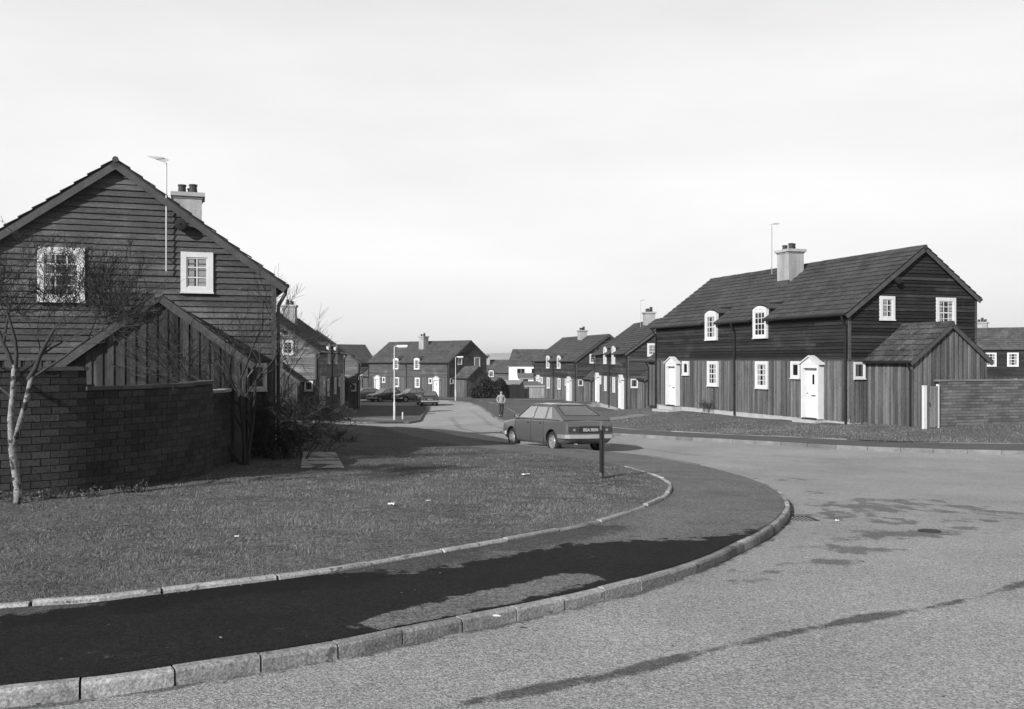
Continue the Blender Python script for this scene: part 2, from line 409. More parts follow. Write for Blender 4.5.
g3 = thin(offset(cE3, -.04)); region('grass_field', g3, [(-70,175),(95,175),(95,19)], 3., grassf, fine=[(1.,-4,20,28,75)])
# the ground under and beyond everything, out to the horizon
gx = np.r_[-6000,-3000,-1500,-700,-300,-150,-100,np.arange(-75,76,5),100,150,300,700,1500,3000,6000]
gy = np.r_[-1500,-300,-100,-50,np.arange(-15,180,5),200,250,300,400,600,900,1400,2200,4000,8000]
grid_sheet('ground', gx, gy, -.35, gm('rough pasture', .075, .3, .05, fine=(2,.2), rough=1, spec=.1))

# -- hills on the horizon
def hills():
    n = 160; xs_ = np.linspace(-3500, 3500, n); V = []; F = []
    prof = [(0,0),(120,.35),(260,.7),(420,.95),(560,1.),(900,.8)]
    for i, x in enumerate(xs_):
        hgt = 15+5*math.sin(x/420+1.2)+3*math.sin(x/150)+1.2*math.sin(x/47)
        for (dy, k) in prof: V.append((x, 1750+dy+90*math.sin(x/600), EYE-5+(hgt+5)*k))
    m = len(prof)
    for i in range(n-1):
        for j in range(m-1): F.append((i*m+j, (i+1)*m+j, (i+1)*m+j+1, i*m+j+1))
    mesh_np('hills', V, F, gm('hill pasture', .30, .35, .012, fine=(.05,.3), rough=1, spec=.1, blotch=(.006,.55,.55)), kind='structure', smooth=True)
hills()

# -- paths and slabs
slabm = G('paving concrete', .17, .25, 1.5, fine=(40,.3), rough=.9, bump=(30,.4,.01), spots=(2.2,.6,.1))
def sheet(name, pts, dz, mat, n=14):
    a, b, c, d = [np.array(p, float) for p in pts]; V = []; F = []
    for i in range(n+1):
        for j in range(n+1):
            s, t = i/n, j/n; p = (a*(1-s)+b*s)*(1-t)+(d*(1-s)+c*s)*t
            V.append((p[0], p[1], gz(p[0], p[1])+dz))
    k = n+1
    F = [(i*k+j, (i+1)*k+j, (i+1)*k+j+1, i*k+j+1) for i in range(n) for j in range(n)]
    mesh_np(name, V, F, mat, kind='structure', smooth=True)
sheet('path', [(-4.13,18.4),(-3.3,18.5),(-4.3,22.9),(-5.05,22.7)], .128, G('worn paving slab', .36, .25, 1.5, fine=(30,.4), rough=.9))
sheet('path', [(-30,55.4),(-6.9,56.3),(-7.4,60.0),(-30,59.2)], .135, G('verge path tarmac', .14, .25, 1.5, fine=(40,.3), rough=.9))
sheet('path', [(1.0,60.5),(7.6,62.0),(7.9,64.6),(1.3,63.0)], .13, slabm)
sheet('path', [(3.6,44.2),(6.9,46.2),(6.4,47.6),(3.2,45.4)], .135, slabm)
sheet('path', [(.2,96),(6.5,97.5),(6.5,99.5),(.2,98)], .16, slabm)
# ------------------------------------------------------------------ houses
def boards(k, dark, fine=.5):  # horizontal weatherboards
    return G('weatherboard '+k, dark, .5, 1.1, (.5,.5,5), fine=(26,fine+.25), tone=.24 if dark > .05 else .5, rough=.85, bump=(30,.5,.006), spots=(5,.72,min(.3,dark*5)), blotch=(.7,.55,1.5), spec=.2)
def vboard_mat(k, base):
    return G('vertical boards '+k, base, .5, 1.6, (2.6,2.6,.35), fine=(26,.6), tone=.48, rough=.85, spec=.2, bump=(30,.5,.006), blotch=(.8,.6,.7))
def roof_mat(k, base):
    return G('roof tiles '+k, base, .35, .8, fine=(12,.6), tone=.24, rough=.9, bump=(30,.6,.01), spots=(7,.72,.13), blotch=(1.1,.54,.7), spec=.2)
soffit = G('soffit timber', .02, .2, 4)
RP = .73; RW = 3.4; RZ = 4.44; DEP = 6.0
def roofz(w): return RZ-RP*abs(w-RW)

def hboards(mb, pl, span, z0, z1, pitch=.134):
    k = 0; z = z0
    while z < z1-.01:
        zt = min(z+pitch, z1)
        a0, a1 = span(z); b0, b1 = span(zt)
        if a1-a0 < .05: break
        if b1 <= b0: b0 = b1 = (a0+a1)/2
        cuts = [0., 1.]
        if a1-a0 > 4: cuts = sorted([0., 1.]+[random.uniform(.1, .9) for _ in range(int((a1-a0)/4))])
        for c0, c1 in zip(cuts[:-1], cuts[1:]):
            la, lb = a0+(a1-a0)*c0, a0+(a1-a0)*c1-.003
            ua, ub = b0+(b1-b0)*c0, b0+(b1-b0)*c1-.003
            j = random.uniform(-.004, .006); bo = .050+j
            jz = random.uniform(-.007, .007)
            mb.add([pl(la, z-.008+jz, bo-.014), pl(lb, z-.008+jz, bo-.014), pl(lb, z-.008+jz, bo), pl(la, z-.008+jz, bo), pl(ub, zt, .010+j), pl(ua, zt, .010+j)],
                   [(0,1,2,3), (3,2,4,5)], 0, random.random()**1.3*.9 if random.random() < .9 else random.uniform(.9,1.5))
        z = zt; k += 1
def vboards(mb, pl, a0, a1, zb, zt, w=.10):
    a = a0; k = 0
    while a < a1-.02:
        b = min(a+w, a1); o = .0 if k % 2 == 0 else .026
        wd = (-.012 if k % 2 else .0)
        zl, zr = (zb(a) if callable(zb) else zb), (zb(b) if callable(zb) else zb)
        tl, tr = (zt(a) if callable(zt) else zt), (zt(b) if callable(zt) else zt)
        jb = random.uniform(-.012, .012)
        x0, x1 = a+wd+.004+random.uniform(0,.004), b-wd-.004-random.uniform(0,.006)
        mb.add([pl(x0, zl+jb, -.01), pl(x1, zr+jb, -.01), pl(x1, zr+jb, .018+o), pl(x0, zl+jb, .018+o), pl(x0, tl, -.01), pl(x1, tr, -.01), pl(x1, tr, .018+o), pl(x0, tl, .018+o)],
               [(0,1,2,3), (3,2,6,7), (0,3,7,4), (1,5,6,2), (4,7,6,5)])
        a = b; k += 1
def slab(mb, pl, a0, a1, z0, z1, o0, o1, mi=0, tone=.5):
    mb.hexa([pl(a0,z0,o1), pl(a1,z0,o1), pl(a1,z0,o0), pl(a0,z0,o0), pl(a0,z1,o1), pl(a1,z1,o1), pl(a1,z1,o0), pl(a0,z1,o0)], mi, tone)

def window(new, parent, pl, ac, wd, zt, zb, cols, rows, cas=.11, out=.04, arc=False, bars=True, curtain=False):
    """casing > glazing_bars, pane ; built on wall plane pl(a, z, outwards)"""
    a0, a1 = ac-wd/2, ac+wd/2
    o1 = out+.055
    mb = new()
    slab(mb, pl, a0, a0+cas, zb, zt, 0, o1); slab(mb, pl, a1-cas, a1, zb, zt, 0, o1)
    slab(mb, pl, a0+cas, a1-cas, zt-cas, zt-.002, 0, o1-.002); slab(mb, pl, a0+cas, a1-cas, zb, zb+cas*.8, 0, o1-.002)
    slab(mb, pl, a0-.012, a1+.012, zb-.04, zb-.003, 0, o1+.03)
    if arc:
        n = 10; top = []
        for i in range(n+1):
            a = a0+(a1-a0)*i/n; top.append((a, zt-.001+.15*(1-((i-n/2)/(n/2))**2)))
        pts = [pl(a0, zt-.02, o1-.002), pl(a1, zt-.02, o1-.002)]+[pl(a, z, o1-.002) for a, z in reversed(top)]
        q = pl(0,0,0); r = pl(0,0,-.09); mb.prism(pts, tuple(b-a for a, b in zip(q, r)), 0, .5)
    fr = mb.build('window', white, parent)
    ga, gb, gc, gd = a0+cas, a1-cas, zb+cas*.8, zt-cas
    mb = new()
    st = .032
    slab(mb, pl, ga, ga+st, gc, gd, .01, out+.035); slab(mb, pl, gb-st, gb, gc, gd, .01, out+.035)
    slab(mb, pl, ga+st, gb-st, gc, gc+st, .01, out+.033); slab(mb, pl, ga+st, gb-st, gd-st, gd, .01, out+.033)
    bw = .013
    for i in range(1, cols):
        a = ga+(gb-ga)*i/cols; slab(mb, pl, a-bw, a+bw, gc+st, gd-st, .01, out+.03)
    for j in range(1, rows):
        z = gc+(gd-gc)*j/rows; h = bw*1.7 if (rows == 4 and j == 2) else bw
        slab(mb, pl, ga+st, gb-st, z-h, z+h, .01, out+.031)
    mb.build('glazing_bars', white, fr)
    mb = new(); slab(mb, pl, ga+.01, gb-.01, gc+.01, gd-.01, .005, out+.012)
    mb.build('pane', pane_m, fr)
    if cols > 1 and not curtain and random.random() < .6: curtain = True
    if curtain:
        for s in (0, 1):
            mb = new()
            cw_ = random.uniform(.06,.2); aa = ga+st if s == 0 else gb-st-cw_
            slab(mb, pl, aa, aa+cw_, gc+st, gd-st, out+.0125, out+.016)
            mb.build('curtain', G('net curtain', .22, .2, 12, (4,4,1), rough=.9), fr)
    return fr

def tile_slope(mb, u0, u1, P, n, mi=0, tw=.27, raise_=.042, gaps=(), gi=0):
    """P(u, s): point on the slope (s 0 at eave .. 1 at ridge) and normal offset: P(u, s, h)"""
    nt_ = max(1, int(round((u1-u0)/tw))); du = (u1-u0)/nt_
    for i in range(n):
        s0, s1 = i/n-.004, min((i+1)/n+.004, 1.0); rowt = random.random()
        for k in range(nt_):
            a, b = u0+k*du, u0+(k+1)*du-.004
            if i < gi and any(abs((a+b)/2-g_) < .53 for g_ in gaps): continue
            j = random.uniform(-.003, .005); tn = .75*random.random()+.25*rowt
            h0 = raise_+j; h1 = .006
            mb.add([P(a, s0, h0-.022), P(b, s0, h0-.022), P(a, s0, h0), P(b, s0, h0), P(a, s1, h1), P(b, s1, h1)],
                   [(0,1,3,2), (2,3,5,4)]+([(0,2,4)] if k == 0 else [])+([(1,5,3)] if k == nt_-1 else []), mi, tn)

def house(name, label, corner, head, m, drop, up=.02, lo=.085, roof=.05, L=15.6, group='timber clad semi-detached houses', annex=(True, True), near=True, aerial=None,
          win_up=(5.75, 9.85), rear_win=(), vent=True, curtain=False, chim=(7.25,2.2)):
    t = math.radians(head)
    root = empty(name, (corner[0], corner[1], EYE-drop), math.atan2(math.cos(t), math.sin(t)), label, 'house', group)
    T = lambda u, w, z: (u, m*w, z)
    new = lambda: MB(T, m < 0)
    bm_ = boards('%.3f' % up, up); vm_ = vboard_mat('%.3f' % lo, lo); rm_ = roof_mat('%.3f' % roof, roof)
    trim = G('barge board timber', .055, .4, 3, fine=(30,.3), rough=.8)
    plF = lambda a, z, o: (a, -o, z)
    plR = lambda a, z, o: (a, DEP+o, z)
    plN = lambda a, z, o: (-o, a, z)
    plX = lambda a, z, o: (L+o, a, z)
    # core (solid body behind the cladding): one closed prism
    mb = new()
    pts = [(0,0,-2.2),(0,DEP,-2.2),(0,DEP,roofz(DEP)-.12),(0,RW,RZ-.12),(0,0,roofz(0)-.12)]
    mb.prism(pts, (L,0,0)); mb.build('wall', soffit, root)
    mb = new(); mb.box(-.01, L+.01, -.012, DEP+.01, -4.2, -2.2); mb.build('plinth', concrete, root)
    # cladding
    mb = new()
    hboards(mb, plF, lambda z: (-.03, L+.03), .04, roofz(0)-.1)
    def gs(z):
        lo_ = 0 if z < roofz(0)-.14 else RW-(RZ-.14-z)/RP
        hi_ = DEP if z < roofz(DEP)-.14 else RW+(RZ-.14-z)/RP
        return (max(0, lo_), min(DEP, hi_))
    hboards(mb, plN, gs, .04, RZ-.16); hboards(mb, plX, gs, .04, RZ-.16)
    hboards(mb, plR, lambda z: (0, L), .04, roofz(DEP)-.1)
    mb.build('weatherboarding', bm_, root)
    mb = new()
    vboards(mb, plF, 0, L, -2.32, .02); vboards(mb, plN, 0, DEP, -2.34, .02); vboards(mb, plX, 0, DEP, -2.34, .02); vboards(mb, plR, 0, L, -2.32, .02)
    mb.build('vertical_boarding', vm_, root)
    mb = new()                                      # corner boards and the drip strip between the storeys
    slab(mb, plF, -.045, L+.045, .0, .035, .0, .055); slab(mb, plN, -.05, DEP+.05, .0, .035, .0, .055)
    slab(mb, plN, -.05, .055, .036, roofz(0)-.1, -.01, .048)
    slab(mb, plN, DEP-.055, DEP+.05, .036, roofz(DEP)-.1, -.01, .048)
    mb.build('corner_board', trim, root)
    # roof
    ov = .16; we, wr = -.24, 6.12
    d = math.hypot(RW-we, RZ-roofz(we)); nx, nz = (RZ-roofz(we))/d, (RW-we)/d
    PF = lambda u, s, h: (u, we+(RW-we)*s-nx*h, roofz(we)+(RZ-roofz(we))*s+nz*h)
    PR = lambda u, s, h: (u, wr+(RW-wr)*s+nx*h, roofz(wr)+(RZ-roofz(wr))*s+nz*h)
    mb = new()
    tile_slope(mb, -ov-.03, L+ov+.03, PF, 14, gaps=win_up, gi=4); tile_slope(mb, -ov-.03, L+ov+.03, PR, 10)
    rf = mb.build('roof', rm_, root)
    mb = new()
    ed_ = [-ov]+[q for a in win_up for q in (a-.53, a+.53)]+[L+ov]
    pcs = [(PR, -ov, L+ov, 0)]+[(PF, ed_[i], ed_[i+1], 0 if i % 2 == 0 else .28) for i in range(len(ed_)-1)]
    for (P, x0_, x1_, e0) in pcs:
        mb.hexa([P(x0_,e0,-.1), P(x1_,e0,-.1), P(x1_,.985,-.1), P(x0_,.985,-.1), P(x0_,e0,.004), P(x1_,e0,.004), P(x1_,.985,.004), P(x0_,.985,.004)])
    mb.build('roof_deck', soffit, rf)
    mb = new(); x = -ov-.05
    while x < L+ov:
        x1 = min(x+.45, L+ov+.05); j = random.uniform(-.006, .006)
        mb.tube([(x, RW, RZ-.02+j), (x1-.006, RW, RZ-.02+j)], .07, 8); x = x1
    mb.build('ridge_tile', rm_, rf)
    for xo in (-ov-.028, L+ov+.002):
        for P in (PF, PR):
            mb = new()
            mb.hexa([P(xo,-.02,-.185), P(xo+.026,-.02,-.185), P(xo+.026,1.0,-.185), P(xo,1.0,-.185), P(xo,-.02,-.04), P(xo+.026,-.02,-.04), P(xo+.026,1.0,-.04), P(xo,1.0,-.04)], 0, .5)
            mb.build('barge_board', trim, root)
    # gutters, downpipes
    gzf = roofz(we)-.05
    segs = [(-ov, win_up[0]-.62), (win_up[0]+.62, win_up[1]-.62), (win_up[1]+.62, L+ov)] if len(win_up) == 2 else [(-ov, win_up[0]-.62), (win_up[0]+.62, L+ov)]
    mb = new()
    for a, b in segs: mb.tube([(a, we-.05, gzf), (b, we-.05, gzf)], .058, 8)
    mb.build('gutter', blackp, root)
    mb = new(); mb.tube([(-ov, wr+.05, roofz(wr)-.05), (L+ov, wr+.05, roofz(wr)-.05)], .058, 8); mb.build('gutter', blackp, root)
    for up_ in (.08, 7.8, L-.08):
        mb = new(); mb.tube([(up_, we-.05, gzf), (up_, we-.03, gzf-.16), (up_, -.13, gzf-.42), (up_, -.11, gzf-.5), (up_, -.11, -2.5)], .042, 8)
        for z in (1.1, .1, -1.1, -2.1): mb.tube([(up_, -.11, z-.03), (up_, -.11, z+.03)], .056, 8)
        mb.build('downpipe', blackp, root)
    # front windows and doors
    for a in win_up:
        f = window(new, root, plF, a, 1.02, 2.22, .99, 3, 4, .13, .09, arc=True, curtain=curtain)
        mb = new()                                  # dormer cheeks and its little roof
        mb.box(a-.49, a+.49, -.05, 1.0, 1.3, 2.22)
        mb.build('dormer_cheek', soffit, f)
        mb = new(); n = 8; prev = None
        for i in range(n+1):
            q = (i-n/2)/(n/2); p = (a+.6*q, 2.26+.2*(1-q*q))
            if prev: mb.hexa([(prev[0],-.06,prev[1]-.03),(p[0],-.06,p[1]-.03),(p[0],1.15,p[1]-.03),(prev[0],1.15,prev[1]-.03),(prev[0],-.06,prev[1]+.02),(p[0],-.06,p[1]+.02),(p[0],1.15,p[1]+.02),(prev[0],1.15,prev[1]+.02)])
            prev = p
        mb.build('dormer_roof', G('lead sheet', .05, .2, 3, rough=.6), f)
    for a in (5.68, 9.75): window(new, root, plF, a, .95, -.03, -1.2, 3, 4, .13, .05, curtain=curtain)
    for a in (3.25, 12.35): window(new, root, plF, a, .62, -.03, -.72, 1, 1, .11, .05)
    for a in (2.05, 13.55):
        mb = new(); p = .27
        slab(mb, plF, a-.56, a-.45, -2.3, -.14, .0, p); slab(mb, plF, a+.45, a+.56, -2.3, -.14, .0, p)
        slab(mb, plF, a-.45, a+.45, -.30, -.14, .0, p-.01)
        q0, q1 = plF(0,0,p+.0), plF(0,0,.0); dv = tuple(y-x for x, y in zip(q0, q1))
        mb.prism([plF(a-.56,-.139,p-.002), plF(a+.56,-.139,p-.002), plF(a,.13,p-.002)], dv, 0, .5)
        for sg in (-1, 1):                          # raking hood
            mb.hexa([plF(a+sg*.66,-.17,p+.06), plF(a,.155,p+.06), plF(a,.155,0), plF(a+sg*.66,-.17,0), plF(a+sg*.66,-.12,p+.06), plF(a,.205,p+.06), plF(a,.205,0), plF(a+sg*.66,-.12,0)], 0, .5)
        dc = mb.build('door_case', white, root)
        mb = new(); slab(mb, plF, a-.44, a+.44, -2.27, -.30, .02, .08)
        for (x0, x1, z0, z1) in [(-.34,-.06,-2.12,-1.35),(.06,.34,-2.12,-1.35),(-.34,-.06,-1.2,-.42),(.06,.34,-1.2,-.42)] if a > 5 else []:
            slab(mb, plF, a+x0, a+x1, z0, z1, .0801, .092)
        dr = mb.build('door', G('door paint', .62, .08, 4, fine=(40,.06), rough=.45), root)
        mb = new(); mb.lathe(plF(a+.34,-1.3,.08), (0,-1,0), [(0,.02),(.03,.02),(.04,.03),(.06,.025),(.065,.001)], 8); mb.build('door_knob', steel, dr)
        if a < 5:
            mb = new(); slab(mb, plF, a-.06, a+.06, -.95, -.55, .0805, .092); mb.build('door_light', pane_m, dr)
        mb = new(); slab(mb, plF, a-.13, a+.13, -1.42, -1.36, .0805, .098); mb.build('letter_plate', steel, dr)
        mb = new(); slab(mb, plF, a-.42, a+.42, -2.33, -2.275, .03, .34); mb.build('threshold', blackp, dr)
        wx = root.matrix_world
        gx_ = corner[0]+math.sin(t)*a; gy_ = corner[1]+math.cos(t)*a
        g = gz(gx_, gy_)-(EYE-drop)+.1
        nst = max(1, int(math.ceil((-2.34-g)/.16)))
        mb = new()
        for i in range(nst):
            z1 = -2.335-i*.165; mb.box(a-.75-.12*i, a+.75+.12*i, -.55-.32*i, .0, g-.3, z1) if i == 0 else mb.box(a-.75-.14*i, a+.75+.14*i, -.55-.32*i, -.01*i, g-.3, z1)
        mb.build('step', concrete if near else slabm, root)
    # gable windows
    for pl, fr in ((plN, True), (plX, False)):
        window(new, root, pl, 1.7, .70, 2.46, 1.56, 2, 3, .12, .03)
        window(new, root, pl, 4.5, .94, 2.46, 1.30, 3, 4, .13, .03)
        window(new, root, pl, .42, .52, -.06, -.68, 1, 1, .06, .03)
    for a in rear_win:
        window(new, root, plR, a, .9, 2.15, .95, 3, 4, .1, .03)
    if vent:
        mb = new(); mb.lathe((-.02, 2.05, 3.05), (-1,0,0), [(0,.1),(.16,.1),(.18,.13),(.26,.13),(.27,.02)], 12); mb.build('vent_cowl', blackp, root)
    # chimney
    for cu, cw in ([chim] if chim else []):
        mb = new()
        mb.box(cu-.45, cu+.45, cw-.4, cw+.4, 2.6, 4.94)
        ch = mb.build('chimney', render_, root)
        mb = new(); mb.box(cu-.54, cu+.54, cw-.49, cw+.49, 4.94, 5.06); mb.box(cu-.48, cu+.48, cw-.43, cw+.43, 4.88, 4.939); mb.build('chimney_cap', concrete, ch)
        for i, (dx, dy) in enumerate([(-.26,-.15),(.05,.17),(.28,-.1)]):
            mb = new(); hh = (.27,.3,.24)[i] if near else (.26,.4,.26)[i]
            mb.lathe((cu+dx, cw+dy, 5.06), (0,0,1), [(0,.13),(.05,.125),(hh-.05,.11),(hh-.04,.13),(hh,.13),(hh,.09),(hh-.1,.085)], 12); mb.build('chimney_pot', potm, ch)
        mb = new(); zc = roofz(cw-.4)
        mb.box(cu-.5, cu+.5, cw-.47, cw-.401, zc-.1, zc+.16); mb.build('flashing', G('lead sheet', .05), ch)
    if aerial:
        (au, aw, z0, z1) = aerial
        mb = new(); mb.tube([(au, aw, z0), (au, aw, z1)], .018, 6)
        mb.tube([(au-.5, aw+.02, z1-.0), (au+.25, aw+.22, z1+.12)], .011, 4)
        for i in range(5):
            q = i/4; c = (au-.5+.75*q, aw+.02+.2*q, z1+.12*q); l = .09+.022*i
            mb.tube([(c[0]-l*.26, c[1]+l, c[2]+.3*l), (c[0]+l*.26, c[1]-l, c[2]-.3*l)], .0045, 4)
        mb.tube([(au, aw, z0+.3), (au+.12, aw, z0+.3)], .012, 4)
        mb.build('aerial', G('aluminium', .3, .1, 10, rough=.5, metal=.5), root)
    # outhouses on the gables
    for gi, on in enumerate(annex):
        if not on: continue
        sg = -1 if gi == 0 else 1; X0 = -.04 if gi == 0 else L+.04
        w0, w1 = .77, 4.1; S = 2.4; wm = (w0+w1)/2
        E = lambda s: X0+sg*s
        az = lambda w: 1.36-.76*abs(w-wm)
        n2 = lambda: MB(T, (m < 0) != (sg < 0))
        mb = new()
        a_, b_ = sorted((E(0), E(S-.03)))
        mb.prism([(a_, w0+.03, -4), (a_, w1-.03, -4), (a_, w1-.03, az(w1)-.06), (a_, wm, 1.24), (a_, w0+.03, az(w0)-.06)], (b_-a_, 0, 0))
        an = mb.build('outhouse', soffit, root)
        mb = new()
        pE = lambda a, z, o: (E(S+o-.03), a, z)
        pS0 = lambda a, z, o: (E(a), w0+.03-o, z)
        pS1 = lambda a, z, o: (E(a), w1-.03+o, z)
        vboards(mb, pE, w0, w1, -2.52, lambda a: az(a)-.05); vboards(mb, pS0, .02, S, -2.5, az(w0)-.04); vboards(mb, pS1, .02, S, -2.5, az(w1)-.04)
        mb.build('boarding', vm_, an)
        mb = new(); e0 = w0-.16; e1 = w1+.16; dd = math.hypot(wm-e0, az(wm)-az(e0)); mx, mz = (az(wm)-az(e0))/dd, (wm-e0)/dd
        QF = lambda u, s, h: (E(u), e0+(wm-e0)*s-mx*h, az(e0)+(az(wm)-az(e0))*s+mz*h)
        QR = lambda u, s, h: (E(u), e1+(wm-e1)*s+mx*h, az(e1)+(az(wm)-az(e1))*s+mz*h)
        tile_slope(mb, 0.0, S+.14, QF, 7, tw=.24); tile_slope(mb, 0.0, S+.14, QR, 7, tw=.24)
        for P in (QF, QR):
            mb.hexa([P(0,0,-.07), P(S+.11,0,-.07), P(S+.11,.98,-.07), P(0,.98,-.07), P(0,0,.003), P(S+.11,0,.003), P(S+.11,.98,.003), P(0,.98,.003)])
        x = 0
        while x < S+.1:
            mb.tube([(E(x), wm, az(wm)-.02), (E(min(x+.4, S+.15)-.006), wm, az(wm)-.02)], .09, 8); x += .4
        mb.build('outhouse_roof', G('mossy tiles %.3f' % roof, roof*1.15, .6, 2.2, fine=(14,.9), tone=.4, rough=.95, bump=(30,.7,.02), spots=(10,.62,.02), spec=.15), an)
        for P in (QF, QR):
            mb = new()
            mb.hexa([P(S+.112,-.03,-.15), P(S+.138,-.03,-.15), P(S+.138,1,-.15), P(S+.112,1,-.15), P(S+.112,-.03,-.004), P(S+.138,-.03,-.004), P(S+.138,1,-.004), P(S+.112,1,-.004)], 0, .5)
            mb.build('outhouse_barge_board', trim, an)
        mb = new(); mb.tube([(E(0), e0-.04, az(e0)-.04), (E(S+.13), e0-.04, az(e0)-.04)], .045, 8); mb.build('outhouse_gutter', blackp, an)
        mb = new(); mb.tube([(E(S-.05), e0-.04, az(e0)-.06), (E(S-.05), e0-.02, az(e0)-.16), (E(S-.05), w0-.06, az(e0)-.32), (E(S-.05), w0-.06, -2.55)], .036, 8); mb.build('outhouse_downpipe', blackp, an)
    return root

house('timber_house', 'nearest timber house on the left, mast aerial on its gable, behind the curved brick wall', (-5.56,21.94), -18.6, 1, 0, up=.060, lo=.045, roof=.055, chim=(7.8,1.95), aerial=(-.16,2.35,2.0,4.42), curtain=False)
house('timber_house', 'dark timber house with long tiled roof and two white doors, nearest on the right', (12.7,35.4), -18.6, -1, 0, up=.017, lo=.085, roof=.050, chim=(7.25,2.5), aerial=(7.9,1.95,4.0,6.25))
house('timber_house', 'second timber house on the left with pale gable, seen past the nearest house', (-12.22,58.5), -4, 1, 1.2, up=.12, lo=.05, roof=.055, near=False, chim=(7.25,2.75))
house('timber_house', 'timber house third along the left side of the street, mostly hidden by its neighbour', (-13.1,80), -12, 1, 1.9, up=.12, lo=.06, roof=.06, near=False, chim=None)
house('timber_house', 'second timber house on the right side of the street, directly beyond the near right house', (8.25,66.7), -3.5, -1, 1.24, up=.035, lo=.09, roof=.055, near=False, chim=(7.25,3.0), aerial=(8.6,2.6,3.9,6.0))
house('timber_house', 'timber house farthest along the right side, beyond the hatchback car roof', (6.38,93), -14, -1, 1.82, up=.035, lo=.10, roof=.06, near=False, chim=(7.25,3.0))
house('timber_house', 'timber house closing the end of the street, parked cars before its two white doors', (-7.4,110), -45, -1, 2.05, up=.06, lo=.075, roof=.062, near=False)
house('timber_house', 'grey roofed timber house at the back, between the end house and the left row', (-19.7,135), -125.6, -1, 2.15, up=.06, lo=.09, roof=.06, near=False, annex=(True, False))
house('timber_house', 'dark timber house seen from behind beyond the brick wall at the right edge', (39.2,94.1), 122, -1, 1.45, up=.02, lo=.03, roof=.07, near=False, rear_win=(5.0,8.35,10.1,12.4))
house('timber_house', 'low distant timber house with one white dormer window behind the dark hedge', (-12.2,190), 90, 1, 4.3, up=.09, lo=.09, roof=.075, near=False, annex=(False, False), win_up=(8.0,), vent=False)

# -- rendered houses and small buildings farther off
def plain_house(name, label, cat, loc, head, L, D, H, ridge, wallm, roofm, wins=(), over=.25, gable_wins=(), group=None, door=None):
    """loc = front left corner on the ground; x along the front, y to the back"""
    root = empty(name, loc, math.radians(head), label, cat, group)
    mb = MB(); mb.prism([(0,0,0),(0,D,0),(0,D,H),(0,D/2,H+ridge),(0,0,H)], (L,0,0)); mb.build('wall', wallm, root)
    pl = lambda a, z, o: (a, -o, z); pg = lambda a, z, o: (-o, a, z)
    sl = ridge/(D/2); d = math.hypot(1, sl); nx, nz = sl/d, 1/d
    mb = MB()
    PF = lambda u, s, h: (u, -over+(D/2+over)*s-nx*h, H-over*sl+(ridge+over*sl)*s+nz*h)
    PR = lambda u, s, h: (u, D+over-(D/2+over)*s+nx*h, H-over*sl+(ridge+over*sl)*s+nz*h)
    tile_slope(mb, -over, L+over, PF, 12 if L > 5 else 6, tw=.5, raise_=.04); tile_slope(mb, -over, L+over, PR, 12 if L > 5 else 6, tw=.5, raise_=.04)
    rf = mb.build('roof', roofm, root)
    mb = MB()
    for P in (PF, PR): mb.hexa([P(-over+.02,0,-.1), P(L+over-.02,0,-.1), P(L+over-.02,.98,-.1), P(-over+.02,.98,-.1), P(-over+.02,0,-.02), P(L+over-.02,0,-.02), P(L+over-.02,.98,-.02), P(-over+.02,.98,-.02)])
    mb.build('fascia', white, rf)
    for (a, w, z0, z1, c, r) in wins: window(MB, root, pl, a, w, z1, z0, c, r, .07, .03)
    for (a, w, z0, z1, c, r) in gable_wins: window(MB, root, pg, a, w, z1, z0, c, r, .07, .03)
    if door:
        mb = MB(); slab(mb, pl, door[0], door[1], 0, door[2], .01, .05); mb.build('door', blackp, root)
    return root
wh = G('white harling', .72, .06, .6, fine=(9,.08), rough=.95)
plain_house('rendered_house', 'white rendered house with two dark upper windows behind the wooden garage', 'house', (-.5,150,EYE-5.7), -14, 16, 7, 5.0, 2.55, wh, roof_mat('far', .062),
            wins=[(2.0,1.5,3.4,4.5,2,1),(4.4,1.5,3.4,4.5,2,1),(9,1.5,3.4,4.5,2,1),(12,1.5,3.4,4.5,2,1),(2.2,1.6,.9,2.1,2,1),(7,1.6,.9,2.1,2,1)])
plain_house('rendered_house', 'distant house with a small white gable peeping between the roofs left of the end house', 'house', (-26.0,205,EYE-6.0), 50, 9, 5, 6.6, 1.7, wh, roof_mat('far', .062), gable_wins=[(2.5,1,4.6,5.6,1,1)])
